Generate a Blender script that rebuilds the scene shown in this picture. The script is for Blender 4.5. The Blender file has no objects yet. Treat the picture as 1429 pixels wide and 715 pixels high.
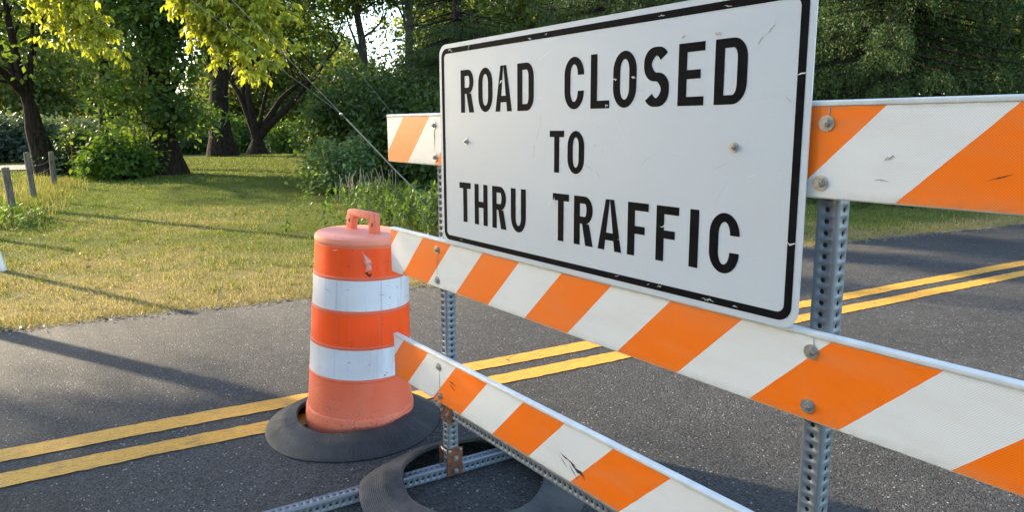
import bpy, bmesh, math
import numpy as np
from mathutils import Vector, Matrix

RNG = np.random.default_rng(11)
SC = bpy.context.scene
COL = SC.collection
R = math.radians

# ------------------------------------------------------------------ camera
cam_data = bpy.data.cameras.new('camera')
cam = bpy.data.objects.new('camera', cam_data)
COL.objects.link(cam)
_r = Vector((0.6021058, 0.7984073, -0.0037988))
_u = Vector((-0.1221782, 0.0968385, 0.9877726))
_w = Vector((-0.7890127, 0.5942795, -0.1558550))
cam.matrix_world = Matrix(((_r.x, _u.x, -_w.x, 2.71578), (_r.y, _u.y, -_w.y, -1.37039),
                           (_r.z, _u.z, -_w.z, 1.46297), (0, 0, 0, 1)))
cam_data.sensor_width = 36.0
cam_data.lens = 952.84 / 1429 * 36.0
cam_data.shift_y = -(357.5 - 324.97) / 1429
cam_data.clip_start = 0.05
cam_data.clip_end = 3000
SC.camera = cam

# ------------------------------------------------------------------ sky, sun, exposure
SUN_DIR = Vector((-0.903, -0.4295, 0)).normalized()       # towards the sun, on the ground
SUN_EL = R(19)
world = bpy.data.worlds.new('World')
SC.world = world
world.use_nodes = True
wn = world.node_tree.nodes
sky = wn.new('ShaderNodeTexSky')
sky.sky_type = 'NISHITA'
sky.sun_disc = False
sky.sun_elevation = SUN_EL
sky.sun_rotation = math.atan2(SUN_DIR.x, SUN_DIR.y)
sky.air_density = 1.0
sky.dust_density = 0.6
bg = wn['Background']
bg.inputs['Strength'].default_value = 0.15
world.node_tree.links.new(sky.outputs[0], bg.inputs['Color'])

sun_data = bpy.data.lights.new('sun', 'SUN')
sun_data.energy = 3.6
sun_data.angle = R(0.8)
sun_data.color = (1.0, 0.83, 0.58)
sun = bpy.data.objects.new('sun', sun_data)
COL.objects.link(sun)
_sd = Vector((SUN_DIR.x * math.cos(SUN_EL), SUN_DIR.y * math.cos(SUN_EL), math.sin(SUN_EL)))
sun.rotation_euler = _sd.to_track_quat('Z', 'Y').to_euler()
sun.location = (-20, -10, 15)

SC.view_settings.view_transform = 'Standard'
SC.view_settings.look = 'None'
SC.view_settings.gamma = 1
SC.view_settings.exposure = 2.15
SC.render.engine = 'CYCLES'
SC.cycles.use_denoising = True
SC.cycles.max_bounces = 8
SC.cycles.transparent_max_bounces = 8

# ------------------------------------------------------------------ helpers
def put(o, parent=None):
    COL.objects.link(o)
    if parent is not None:
        o.parent = parent
    return o

def tag(o, label=None, cat=None, group=None, kind=None):
    if label: o['label'] = label
    if cat: o['category'] = cat
    if group: o['group'] = group
    if kind: o['kind'] = kind
    return o

def empty(name, loc=(0, 0, 0), label=None, cat=None, group=None):
    o = bpy.data.objects.new(name, None)
    o.location = loc
    o.empty_display_size = 0.1
    COL.objects.link(o)
    return tag(o, label, cat, group)

def mesh_np(name, V, F, mat=None, smooth=False, attrs=None):
    """V (n,3), F (m,k) all faces of the same size"""
    V = np.asarray(V, dtype=np.float32); F = np.asarray(F, dtype=np.int32)
    me = bpy.data.meshes.new(name)
    k = F.shape[1]
    me.vertices.add(len(V)); me.vertices.foreach_set('co', V.ravel())
    me.loops.add(F.size); me.loops.foreach_set('vertex_index', F.ravel())
    me.polygons.add(len(F))
    me.polygons.foreach_set('loop_start', np.arange(0, F.size, k, dtype=np.int32))
    me.polygons.foreach_set('loop_total', np.full(len(F), k, dtype=np.int32))
    if smooth:
        me.polygons.foreach_set('use_smooth', np.ones(len(F), dtype=bool))
    me.update(calc_edges=True)
    if attrs:
        for an, (dom, typ, data) in attrs.items():
            a = me.attributes.new(an, typ, dom)
            a.data.foreach_set('color' if typ == 'FLOAT_COLOR' else 'value', np.asarray(data, dtype=np.float32).ravel())
    if mat: me.materials.append(mat)
    return me

def mobj(name, me, parent=None, loc=(0, 0, 0)):
    o = bpy.data.objects.new(name, me)
    o.location = loc
    return put(o, parent)

def from_bm(name, bm, mat, parent=None, smooth=False, loc=(0, 0, 0), angle=None):
    me = bpy.data.meshes.new(name)
    bmesh.ops.recalc_face_normals(bm, faces=bm.faces)
    bm.to_mesh(me); bm.free()
    if smooth:
        for p in me.polygons: p.use_smooth = True
    if angle is not None:
        for p in me.polygons: p.use_smooth = True
        me.set_sharp_from_angle(angle=angle)
    me.materials.append(mat)
    return mobj(name, me, parent, loc)

def bm_box(bm, x0, x1, y0, y1, z0, z1, bevel=0.0, seg=2):
    m = Matrix.Translation(((x0 + x1) / 2, (y0 + y1) / 2, (z0 + z1) / 2)) @ Matrix.Diagonal((x1 - x0, y1 - y0, z1 - z0, 1))
    vs = bmesh.ops.create_cube(bm, size=1, matrix=m)['verts']
    if bevel:
        es = list({e for v in vs for e in v.link_edges})
        bmesh.ops.bevel(bm, geom=es, offset=bevel, segments=seg, profile=0.5, affect='EDGES')
    return bm

def box(name, x0, x1, y0, y1, z0, z1, mat, parent=None, bevel=0.0, loc=(0, 0, 0)):
    return from_bm(name, bm_box(bmesh.new(), x0, x1, y0, y1, z0, z1, bevel), mat, parent, angle=R(40), loc=loc)

def lathe(profile, n=48, closed=False):
    P = np.array(profile, float)
    a = np.linspace(0, 2 * np.pi, n, endpoint=False)
    V = np.stack([np.outer(np.cos(a), P[:, 0]), np.outer(np.sin(a), P[:, 0]), np.tile(P[:, 1], (n, 1))], -1).reshape(-1, 3)
    k = len(P); F = []
    for i in range(n):
        j = (i + 1) % n
        for q in range(k if closed else k - 1):
            q2 = (q + 1) % k
            F.append((i * k + q, j * k + q, j * k + q2, i * k + q2))
    return V, np.array(F)

def tube_path(pts, rad, sides=8):
    pts = np.asarray(pts, float); rad = np.asarray(rad, float)
    n = len(pts)
    t = np.gradient(pts, axis=0); t /= np.linalg.norm(t, axis=1, keepdims=True) + 1e-9
    ref = np.array([0.31, 0.95, 0.05])
    a = np.cross(t, ref); a /= np.linalg.norm(a, axis=1, keepdims=True) + 1e-9
    b = np.cross(t, a)
    th = np.linspace(0, 2 * np.pi, sides, endpoint=False)
    V = pts[:, None, :] + rad[:, None, None] * (np.cos(th)[None, :, None] * a[:, None, :] + np.sin(th)[None, :, None] * b[:, None, :])
    V = V.reshape(-1, 3)
    i = np.arange(n - 1)[:, None] * sides; j = np.arange(sides)[None, :]; j2 = (j + 1) % sides
    F = np.stack([i + j, i + j2, i + sides + j2, i + sides + j], -1).reshape(-1, 4)
    return V, F

class Acc:
    def __init__(s): s.V = []; s.F = []; s.n = 0
    def add(s, V, F):
        s.V.append(np.asarray(V, float)); s.F.append(np.asarray(F) + s.n); s.n += len(V)
    def mesh(s, name, mat, smooth=True):
        return mesh_np(name, np.concatenate(s.V), np.concatenate(s.F), mat, smooth)

# ------------------------------------------------------------------ materials
def mat_new(name):
    m = bpy.data.materials.new(name); m.use_nodes = True
    return m, m.node_tree.nodes, m.node_tree.links, m.node_tree.nodes['Principled BSDF']

class NT:
    """tiny node-graph helper"""
    def __init__(s, m): s.n = m.node_tree.nodes; s.l = m.node_tree.links; s._c = None
    def set(s, sock, v):
        if hasattr(v, 'default_value') or isinstance(v, bpy.types.NodeSocket): s.l.new(v, sock)
        else: sock.default_value = v
    def coord(s, kind='Object'):
        if s._c is None: s._c = s.n.new('ShaderNodeTexCoord')
        return s._c.outputs[kind]
    def noise(s, scale, detail=3, rough=0.55, vec=None, col=False, dist=0):
        t = s.n.new('ShaderNodeTexNoise'); s.l.new(vec or s.coord(), t.inputs['Vector'])
        t.inputs['Scale'].default_value = scale; t.inputs['Detail'].default_value = detail
        t.inputs['Roughness'].default_value = rough; t.inputs['Distortion'].default_value = dist
        return t.outputs[1 if col else 0]
    def voro(s, scale, feature='F1', out='Distance', vec=None, rnd=1.0):
        t = s.n.new('ShaderNodeTexVoronoi'); t.feature = feature; s.l.new(vec or s.coord(), t.inputs['Vector'])
        t.inputs['Scale'].default_value = scale; t.inputs['Randomness'].default_value = rnd
        return t.outputs[out]
    def ramp(s, fac, *stops):
        t = s.n.new('ShaderNodeValToRGB'); s.l.new(fac, t.inputs[0])
        e = t.color_ramp.elements
        while len(e) < len(stops): e.new(0.5)
        for el, (p, c) in zip(e, stops):
            el.position = p; el.color = (c, c, c, 1) if isinstance(c, (int, float)) else (*c, 1)
        return t.outputs[0]
    def math(s, op, a, b=0.0, c=0.0, clamp=False):
        t = s.n.new('ShaderNodeMath'); t.operation = op; t.use_clamp = clamp
        for k, v in enumerate((a, b, c)): s.set(t.inputs[k], v)
        return t.outputs[0]
    def mix(s, fac, a, b, mode='MIX'):
        t = s.n.new('ShaderNodeMix'); t.data_type = 'RGBA'; t.blend_type = mode
        s.set(t.inputs[0], fac)
        for k, v in ((6, a), (7, b)):
            if isinstance(v, tuple): t.inputs[k].default_value = (*v, 1) if len(v) == 3 else v
            else: s.l.new(v, t.inputs[k])
        return t.outputs[2]
    def xyz(s, vec=None):
        t = s.n.new('ShaderNodeSeparateXYZ'); s.l.new(vec or s.coord(), t.inputs[0]); return t.outputs
    def scale(s, v, vec=None):
        t = s.n.new('ShaderNodeMapping'); s.l.new(vec or s.coord(), t.inputs[0]); t.inputs['Scale'].default_value = v
        return t.outputs[0]
    def bump(s, h, strength=0.3, dist=0.01, normal=None):
        t = s.n.new('ShaderNodeBump'); s.l.new(h, t.inputs['Height'])
        t.inputs['Strength'].default_value = strength; t.inputs['Distance'].default_value = dist
        if normal: s.l.new(normal, t.inputs['Normal'])
        return t.outputs[0]
    def attr(s, name):
        t = s.n.new('ShaderNodeAttribute'); t.attribute_name = name; return t.outputs

def plain(name, col, rough=0.6, metal=0.0, var=0.12, vscale=12, bump=0.0, bscale=200, spec=0.5):
    m, n, l, b = mat_new(name); g = NT(m)
    f = g.noise(vscale, 4)
    c = g.mix(g.ramp(f, (0.3, 0.0), (0.7, 1.0)), tuple(x * (1 - var) for x in col), tuple(min(1, x * (1 + var)) for x in col))
    l.new(c, b.inputs['Base Color'])
    b.inputs['Roughness'].default_value = rough; b.inputs['Metallic'].default_value = metal
    b.inputs['Specular IOR Level'].default_value = spec
    if bump:
        l.new(g.bump(g.noise(bscale, 3), bump, 0.002), b.inputs['Normal'])
    return m

def mat_asphalt():
    m, n, l, b = mat_new('asphalt'); g = NT(m)
    v1 = g.voro(215, out='Color'); d1 = g.voro(215)
    d2 = g.voro(95)
    sep = g.xyz(v1)
    v2 = g.voro(95, out='Color')
    grain = g.mix(g.math('MULTIPLY_ADD', sep[0], 0.5, g.math('MULTIPLY', g.xyz(v2)[2], 0.5)), (0.010, 0.010, 0.010), (0.098, 0.093, 0.087))
    # scattered pale chips
    v3 = g.voro(105, out='Color'); d3 = g.voro(105)
    chip = g.math('MULTIPLY', g.math('GREATER_THAN', g.xyz(v3)[1], 0.955), g.math('LESS_THAN', d3, 0.42))
    c = g.mix(chip, grain, g.mix(g.xyz(v3)[0], (0.14, 0.13, 0.12), (0.44, 0.42, 0.39)))
    big = g.noise(0.7, 5)
    c = g.mix(1.0, c, g.ramp(big, (0.3, 0.74), (0.7, 1.16)), 'MULTIPLY')
    mid = g.noise(9, 5)
    c = g.mix(1.0, c, g.ramp(mid, (0.35, 0.86), (0.65, 1.1)), 'MULTIPLY')
    c = g.mix(1.0, c, g.ramp(g.noise(0.28, 6, 0.6, dist=0.6), (0.35, 0.84), (0.65, 1.12)), 'MULTIPLY')
    # hairline cracks
    nz = g.noise(2.0, 4, col=True)
    vv = n.new('ShaderNodeVectorMath'); vv.operation = 'MULTIPLY_ADD'
    l.new(nz, vv.inputs[0]); vv.inputs[1].default_value = (0.5, 0.5, 0.5); l.new(g.coord(), vv.inputs[2])
    cr = g.voro(0.55, 'DISTANCE_TO_EDGE', vec=vv.outputs[0])
    crack = g.math('MULTIPLY', g.math('LESS_THAN', cr, 0.0018), g.math('GREATER_THAN', g.noise(1.3, 3), 0.63))
    c = g.mix(crack, c, (0.012, 0.012, 0.012))
    l.new(c, b.inputs['Base Color'])
    b.inputs['Roughness'].default_value = 0.85
    b.inputs['Specular IOR Level'].default_value = 0.3
    h = g.math('ADD', g.math('MULTIPLY', g.math('SUBTRACT', 0.6, d1), 0.7), g.math('SUBTRACT', 0.6, d2))
    h = g.math('SUBTRACT', h, g.math('MULTIPLY', crack, 2.0))
    l.new(g.bump(h, 0.9, 0.006), b.inputs['Normal'])
    return m

def mat_paint():
    m, n, l, b = mat_new('yellow_road_paint'); g = NT(m)
    c = g.mix(g.noise(14, 5), (0.56, 0.262, 0.020), (0.74, 0.365, 0.032))
    # worn spots where aggregate shows through, long cracks
    st = g.scale((9, 1.6, 1), g.attr('uvw')[1])
    worn = g.ramp(g.noise(9, 6, 0.7, vec=st), (0.53, 0.0), (0.66, 0.95))
    cr = g.voro(3.0, 'DISTANCE_TO_EDGE', vec=g.scale((7, 1.1, 1), g.attr('uvw')[1]))
    ck = g.math('LESS_THAN', cr, 0.016)
    ck = g.math('MULTIPLY', ck, g.math('GREATER_THAN', g.noise(2.2, 3), 0.56))
    dirt = g.math('MAXIMUM', g.math('MULTIPLY', worn, 0.75), ck)
    speck = g.math('GREATER_THAN', g.noise(120, 3), 0.60)
    dirt = g.math('MAXIMUM', dirt, g.math('MULTIPLY', speck, 0.45))
    c = g.mix(dirt, c, (0.07, 0.055, 0.035))
    l.new(c, b.inputs['Base Color']); b.inputs['Roughness'].default_value = 0.7
    l.new(g.bump(g.voro(230), 0.5, 0.004), b.inputs['Normal'])
    return m

def mat_lawn():
    m, n, l, b = mat_new('lawn_soil'); g = NT(m)
    dry = g.attr('dry')[2]
    f = g.noise(1.2, 5); f2 = g.noise(40, 4)
    gr = g.mix(f2, (0.045, 0.060, 0.014), (0.12, 0.135, 0.03))
    st = g.mix(f2, (0.17, 0.12, 0.045), (0.36, 0.27, 0.11))
    k = g.math('ADD', g.math('MULTIPLY', dry, 1.0), g.math('SUBTRACT', f, 0.5), clamp=True)
    l.new(g.mix(k, gr, st), b.inputs['Base Color'])
    b.inputs['Roughness'].default_value = 0.95; b.inputs['Specular IOR Level'].default_value = 0.1
    l.new(g.bump(g.noise(60, 4), 0.6, 0.03), b.inputs['Normal'])
    return m

def mat_leaf(name, c0, c1, trans=0.45, tcol=None, rough=0.5, clump=0.9, use_attr=None):
    m, n, l, b = mat_new(name); g = NT(m)
    if use_attr:
        c = g.attr(use_attr)[0]
    else:
        rnd = g.attr('rnd')[2]
        c = g.mix(rnd, c0, c1)
        c = g.mix(1.0, c, g.ramp(g.noise(clump, 3), (0.3, 0.72), (0.7, 1.2)), 'MULTIPLY')
    l.new(c, b.inputs['Base Color'])
    b.inputs['Roughness'].default_value = rough
    b.inputs['Specular IOR Level'].default_value = 0.3
    t = n.new('ShaderNodeBsdfTranslucent')
    l.new(g.mix(1.0, c, tcol or (1.5, 1.35, 0.55), 'MULTIPLY'), t.inputs[0])
    mx = n.new('ShaderNodeMixShader'); mx.inputs[0].default_value = trans
    l.new(b.outputs[0], mx.inputs[1]); l.new(t.outputs[0], mx.inputs[2])
    l.new(mx.outputs[0], n['Material Output'].inputs[0])
    return m

def mat_bark(name, c0, c1):
    m, n, l, b = mat_new(name); g = NT(m)
    v = g.scale((14, 14, 2.2))
    f = g.noise(1.2, 6, 0.65, vec=v)
    l.new(g.mix(g.ramp(f, (0.35, 0.0), (0.65, 1.0)), c0, c1), b.inputs['Base Color'])
    b.inputs['Roughness'].default_value = 0.95; b.inputs['Specular IOR Level'].default_value = 0.1
    l.new(g.bump(f, 1.0, 0.06), b.inputs['Normal'])
    return m

def weave(g, scale=300.0):
    """fine lattice of prismatic sheeting, from object X and Z"""
    x, y, z = g.xyz()
    a = g.math('SINE', g.math('MULTIPLY', g.math('ADD', x, z), scale * 2))
    b_ = g.math('SINE', g.math('MULTIPLY', g.math('SUBTRACT', x, z), scale * 2))
    return g.math('MULTIPLY', a, b_)

def mat_sheeting(name, phase, ztop, white=(0.78, 0.77, 0.735), orange=(1.0, 0.185, 0.003)):
    m, n, l, b = mat_new(name); g = NT(m)
    x, y, z = g.xyz()
    t = g.math('SUBTRACT', x, z)                      # rail object origin sits at its top edge: z is depth below it
    t = g.math('ADD', t, g.math('MULTIPLY', g.math('SUBTRACT', g.noise(18, 4, 0.7), 0.5), 0.0045))
    t = g.math('DIVIDE', g.math('SUBTRACT', t, phase), 0.4311 / 2)
    par = g.math('FLOORED_MODULO', g.math('FLOOR', t), 2.0) if False else g.math('GREATER_THAN', g.math('FRACT', g.math('MULTIPLY', t, 0.5)), 0.5)
    c = g.mix(par, orange, white)
    # fine lattice, grime, scuffs
    wv = g.math('MULTIPLY', g.math('ABSOLUTE', weave(g, 290)), 1.0)
    c = g.mix(1.0, c, g.ramp(wv, (0.0, 0.84), (0.7, 1.06)), 'MULTIPLY')
    gr = g.noise(3.0, 6, 0.65, vec=g.scale((1, 1, 4)))
    c = g.mix(g.ramp(gr, (0.48, 0.0), (0.78, 0.22)), c, (0.50, 0.36, 0.22))
    lo = g.ramp(g.math('MULTIPLY', z, -5.0), (0.065, 0.30), (0.11, 0.0), (0.9, 0.0), (0.99, 0.26))
    c = g.mix(g.math('MULTIPLY', lo, g.ramp(g.noise(30, 4), (0.35, 0.2), (0.6, 1.0))), c, (0.26, 0.25, 0.13))
    sc = g.ramp(g.noise(5.0, 5, 0.7, vec=g.scale((1.5, 1, 16)), dist=0.4), (0.665, 0.0), (0.69, 0.7), (0.70, 0.0))
    c = g.mix(g.math('MULTIPLY', sc, 0.28), c, (0.75, 0.60, 0.45))
    sp = g.math('GREATER_THAN', g.noise(70, 3, 0.6), 0.735)
    c = g.mix(g.math('MULTIPLY', sp, 0.5), c, (0.18, 0.12, 0.07))
    l.new(c, b.inputs['Base Color'])
    b.inputs['Roughness'].default_value = 0.38
    b.inputs['Specular IOR Level'].default_value = 0.4
    l.new(g.bump(wv, 0.05, 0.001), b.inputs['Normal'])
    return m

def mat_sign():
    m, n, l, b = mat_new('white_reflective_sheeting'); g = NT(m)
    wv = g.math('ABSOLUTE', weave(g, 290))
    c = g.mix(1.0, (0.55, 0.59, 0.625), g.ramp(wv, (0.0, 0.90), (1.0, 1.03)), 'MULTIPLY')
    c = g.mix(g.ramp(g.noise(2.3, 6, 0.62), (0.50, 0.0), (0.80, 0.16)), c, (0.50, 0.47, 0.42))
    c = g.mix(g.ramp(g.noise(3.0, 5, 0.7, vec=g.scale((2, 1, 12)), dist=0.6), (0.655, 0.0), (0.675, 0.28), (0.69, 0.0)), c, (0.45, 0.44, 0.42))
    sp = g.math('GREATER_THAN', g.noise(60, 3, 0.6), 0.745)
    c = g.mix(g.math('MULTIPLY', sp, 0.5), c, (0.30, 0.27, 0.22))
    l.new(c, b.inputs['Base Color'])
    b.inputs['Roughness'].default_value = 0.45
    b.inputs['Specular IOR Level'].default_value = 0.5
    l.new(g.bump(g.noise(2.2, 3), 0.10, 0.02, g.bump(wv, 0.05, 0.001)), b.inputs['Normal'])
    return m

def mat_galv(name='galvanised_steel'):
    m, n, l, b = mat_new(name); g = NT(m)
    f = g.noise(5, 5, 0.6, vec=g.scale((26, 26, 1.2)))
    c = g.mix(f, (0.135, 0.155, 0.178), (0.225, 0.25, 0.275))
    streak = g.noise(8, 5, 0.6, vec=g.scale((9, 9, 0.6)))
    c = g.mix(g.ramp(streak, (0.45, 0.0), (0.7, 0.55)), c, (0.095, 0.108, 0.122))
    l.new(c, b.inputs['Base Color'])
    b.inputs['Metallic'].default_value = 0.35
    l.new(g.ramp(streak, (0.3, 0.42), (0.7, 0.62)), b.inputs['Roughness'])
    return m

def mat_rust():
    m, n, l, b = mat_new('rusted_steel'); g = NT(m)
    f = g.noise(45, 6, 0.7)
    c = g.ramp(f, (0.30, (0.035, 0.016, 0.010)), (0.5, (0.12, 0.045, 0.022)), (0.66, (0.20, 0.085, 0.035)), (0.78, (0.30, 0.28, 0.26)))
    l.new(c, b.inputs['Base Color']); b.inputs['Roughness'].default_value = 0.85
    l.new(g.bump(f, 0.4, 0.002), b.inputs['Normal'])
    return m

def mat_rubber(name, wrinkle, dusty=(0.044, 0.042, 0.039)):
    m, n, l, b = mat_new(name); g = NT(m)
    x, y, z = g.xyz()
    ang = g.math('ARCTAN2', y, x)
    rr = g.math('POWER', g.math('ADD', g.math('MULTIPLY', x, x), g.math('MULTIPLY', y, y)), 0.5)
    comb = n.new('ShaderNodeCombineXYZ')
    l.new(g.math('MULTIPLY', ang, 15.0), comb.inputs[0]); l.new(g.math('MULTIPLY', rr, 1.6), comb.inputs[1])
    rad = g.noise(3.2, 4, 0.6, vec=comb.outputs[0])
    ring = g.math('SINE', g.math('MULTIPLY', rr, 900))
    dust = g.noise(7, 6, 0.65)
    c = g.mix(g.ramp(dust, (0.38, 0.0), (0.72, 1.0)), (0.015, 0.015, 0.017), dusty)
    c = g.mix(g.ramp(g.noise(34, 5, 0.75), (0.64, 0.0), (0.72, 0.6)), c, (0.15, 0.145, 0.135))
    crk = g.ramp(rad, (0.45, 0.0), (0.495, 1.0), (0.54, 0.0))
    c = g.mix(g.math('MULTIPLY', crk, 0.85 * wrinkle), c, (0.008, 0.008, 0.008))
    l.new(c, b.inputs['Base Color'])
    b.inputs['Roughness'].default_value = 0.62
    h = g.math('SUBTRACT', g.math('MULTIPLY', ring, 0.12), g.math('MULTIPLY', crk, 1.0 * wrinkle))
    l.new(g.bump(h, 0.7, 0.004), b.inputs['Normal'])
    return m

def mat_drum_plastic():
    m, n, l, b = mat_new('faded_orange_plastic'); g = NT(m)
    x, y, z = g.xyz()
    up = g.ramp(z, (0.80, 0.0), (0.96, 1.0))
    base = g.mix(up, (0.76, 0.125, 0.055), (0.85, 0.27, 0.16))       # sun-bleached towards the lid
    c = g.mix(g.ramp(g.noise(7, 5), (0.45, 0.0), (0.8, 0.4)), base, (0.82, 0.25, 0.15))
    low = g.ramp(z, (0.04, 1.0), (0.28, 0.0))
    sp = g.math('MULTIPLY', g.ramp(g.noise(95, 3, 0.6), (0.60, 0.0), (0.63, 1.0)), g.math('MULTIPLY', low, g.ramp(g.noise(6, 2), (0.42, 0.0), (0.6, 1.0))))
    sp2 = g.ramp(g.noise(60, 2, 0.5), (0.735, 0.0), (0.75, 0.9))
    c = g.mix(g.math('MAXIMUM', sp, sp2), c, (0.06, 0.03, 0.025))
    c = g.mix(g.math('MULTIPLY', low, 0.25), c, (0.45, 0.22, 0.15))
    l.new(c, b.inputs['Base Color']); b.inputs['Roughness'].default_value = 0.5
    b.inputs['Subsurface Weight'].default_value = 0.0
    l.new(g.bump(g.noise(40, 4), 0.12, 0.004), b.inputs['Normal'])
    return m

def mat_band(name, col, grime):
    m, n, l, b = mat_new(name); g = NT(m)
    x, y, z = g.xyz()
    c = g.mix(g.ramp(g.noise(5, 6, 0.65), (0.42, 0.0), (0.75, 0.3)), col, grime)
    stv = g.noise(7, 5, 0.7, vec=g.scale((5, 5, 0.25)))
    c = g.mix(g.ramp(stv, (0.55, 0.0), (0.66, 0.55)), c, grime)
    scr = g.ramp(g.noise(9, 4, 0.7, vec=g.scale((3, 3, 9)), dist=1.0), (0.68, 0.0), (0.70, 0.5), (0.72, 0.0))
    c = g.mix(scr, c, tuple(min(1, v * 0.35 + 0.03) for v in col))
    sp = g.math('GREATER_THAN', g.noise(70, 2), 0.735)
    c = g.mix(sp, c, (0.10, 0.07, 0.06))
    l.new(c, b.inputs['Base Color']); b.inputs['Roughness'].default_value = 0.35
    wv = g.math('SINE', g.math('MULTIPLY', z, 900.0))
    l.new(g.bump(g.noise(14, 3), 0.10, 0.004, g.bump(wv, 0.03, 0.001)), b.inputs['Normal'])
    return m

M = dict(
    asphalt=mat_asphalt(), paint=mat_paint(), lawn=mat_lawn(), sign=mat_sign(), galv=mat_galv(), rust=mat_rust(),
    rubber_w=mat_rubber('cracked_rubber', 1.0), rubber=mat_rubber('dusty_rubber', 0.25, (0.080, 0.075, 0.067)),
    drum=mat_drum_plastic(),
    band_o=mat_band('orange_reflective_band', (1.0, 0.078, 0.004), (0.75, 0.08, 0.02)),
    band_w=mat_band('white_reflective_band', (0.66, 0.66, 0.70), (0.42, 0.40, 0.40)),
    plastic=plain('white_plastic', (0.64, 0.63, 0.59), 0.5, var=0.12, vscale=14, bump=0.05),
    black=plain('black_vinyl', (0.008, 0.008, 0.009), 0.6, var=0.35, vscale=25, spec=0.03),
    bolt=plain('zinc_bolt', (0.42, 0.41, 0.39), 0.38, 0.75, var=0.3, vscale=120),
    sleeve=plain('hole_shade_dark', (0.035, 0.033, 0.032), 0.8, 0.0, var=0.3),  # near-black colour standing for the shade inside the tube holes
    zinc=plain('yellow_zinc', (0.55, 0.48, 0.33), 0.35, 0.6, var=0.2, vscale=90),
    scuff=plain('scuffed_aluminium', (0.36, 0.33, 0.28), 0.6, 0.2, var=0.4, vscale=150),
    dark_scuff_and_slot=plain('scorched_gouge_and_slot_shade', (0.05, 0.03, 0.02), 0.9, var=0.6, vscale=120),  # real gouges, and the painted shade of the handle slots
    seam=plain('grubby_seam', (0.30, 0.22, 0.19), 0.7, var=0.4, vscale=90),
    faint=plain('faint_scratch', (0.42, 0.43, 0.44), 0.5, var=0.2, vscale=90),
    pale=plain('pale_scratch', (0.72, 0.74, 0.76), 0.4, var=0.1, vscale=90),
    tear=plain('torn_plastic', (0.80, 0.30, 0.24), 0.4, var=0.25, vscale=60),
    wood=mat_bark('weathered_wood', (0.07, 0.058, 0.045), (0.21, 0.185, 0.15)),
    bark=mat_bark('dark_bark', (0.010, 0.008, 0.006), (0.050, 0.038, 0.028)),
    bark_g=mat_bark('grey_bark', (0.03, 0.026, 0.022), (0.12, 0.10, 0.08)),
    wire=plain('steel_wire', (0.26, 0.26, 0.25), 0.45, 0.5, var=0.1),
    gravel=plain('pale_gravel', (0.20, 0.19, 0.175), 0.95, var=0.2, vscale=3),
    leaf=mat_leaf('maple_leaf', (0.048, 0.095, 0.020), (0.135, 0.205, 0.038), 0.5),
    leaf_t=mat_leaf('broad_leaf', (0.060, 0.120, 0.030), (0.150, 0.235, 0.055), 0.45),
    leaf_d=mat_leaf('dark_leaf', (0.028, 0.060, 0.018), (0.078, 0.135, 0.032), 0.42),
    leaf_b=mat_leaf('bush_leaf', (0.045, 0.095, 0.016), (0.11, 0.19, 0.03), 0.45),
    leaf_y=mat_leaf('sunny_yellow_leaf', (0.25, 0.295, 0.028), (0.52, 0.53, 0.070), 0.5, (1.3, 1.25, 0.6)),
    leaf_far=mat_leaf('far_leaf', (0.075, 0.115, 0.030), (0.17, 0.215, 0.055), 0.5, clump=0.35),
    leaf_grey=mat_leaf('blue_green_leaf', (0.050, 0.085, 0.060), (0.095, 0.135, 0.095), 0.35),
    leaf_s=mat_leaf('soft_green_leaf', (0.080, 0.140, 0.050), (0.17, 0.25, 0.095), 0.45),
    needle=mat_leaf('spruce_needle', (0.018, 0.042, 0.010), (0.070, 0.112, 0.022), 0.25, rough=0.6, clump=1.1),
    reed=plain('dry_stem', (0.35, 0.28, 0.17), 0.9, var=0.3, vscale=30),
    grass=mat_leaf('grass_blade', None, None, 0.35, (1.2, 1.15, 0.6), 0.6, use_attr='col'),
)

# ------------------------------------------------------------------ ground, road, painted lines
def edge_x(y):            # road edge towards the lawn
    y = np.asarray(y, float)
    return np.interp(y, [-300, -1.46, 0.75, 7.11, 10.66, 40, 400], [-60, -3.39, -2.93, -1.53, -0.72, 6.3, 90])

def line_x(y):            # middle of the double yellow line
    y = np.asarray(y, float)
    return np.interp(y, [-300, -1.48, 7.0, 40, 400], [-47, -0.83, 0.42, 5.9, 66])

def ground_h(x, y):
    x = np.asarray(x, float); y = np.asarray(y, float)
    d = np.clip(edge_x(y) - x, 0, None)
    h = 0.05 * np.sin(x * 0.35 + 1.0) * np.sin(y * 0.4) * np.clip(d / 6, 0, 1)
    h += 0.16 * np.exp(-((x + 27) / 6) ** 2 - ((y - 9) / 8) ** 2)
    h -= 0.35 * np.clip((d - 34) / 20, 0, 1)
    return h - 0.03 + 0.02 * np.clip(d / 0.4, 0, 1)

def dry_amount(x, y):
    d = edge_x(y) - x
    a = 0.62 * np.exp(-(np.clip(d - 0.1, 0, None) / 5.2) ** 2) + 0.08
    a += 0.30 * np.sin(x * 0.9 + y * 0.5) * np.sin(y * 0.8 - x * 0.3 + 1.0) + 0.22 * np.sin(x * 3.1 + 1.3 * np.sin(y * 2.3)) * np.sin(y * 2.7 + np.sin(x * 1.9))
    a -= 0.10 * np.clip(d / 0.8, 0, 1)
    a += 0.60 * np.exp(-(np.clip(d, 0, None) / 0.50) ** 2)
    a -= 0.55 / (1 + np.exp(-(y - 3.4) * 1.6)) * np.clip(d / 1.0, 0, 1)      # greener beyond the weeds and under the trees
    a -= 0.25 * np.clip((d - 8) / 8, 0, 1)
    return np.clip(a, 0, 1)

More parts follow.
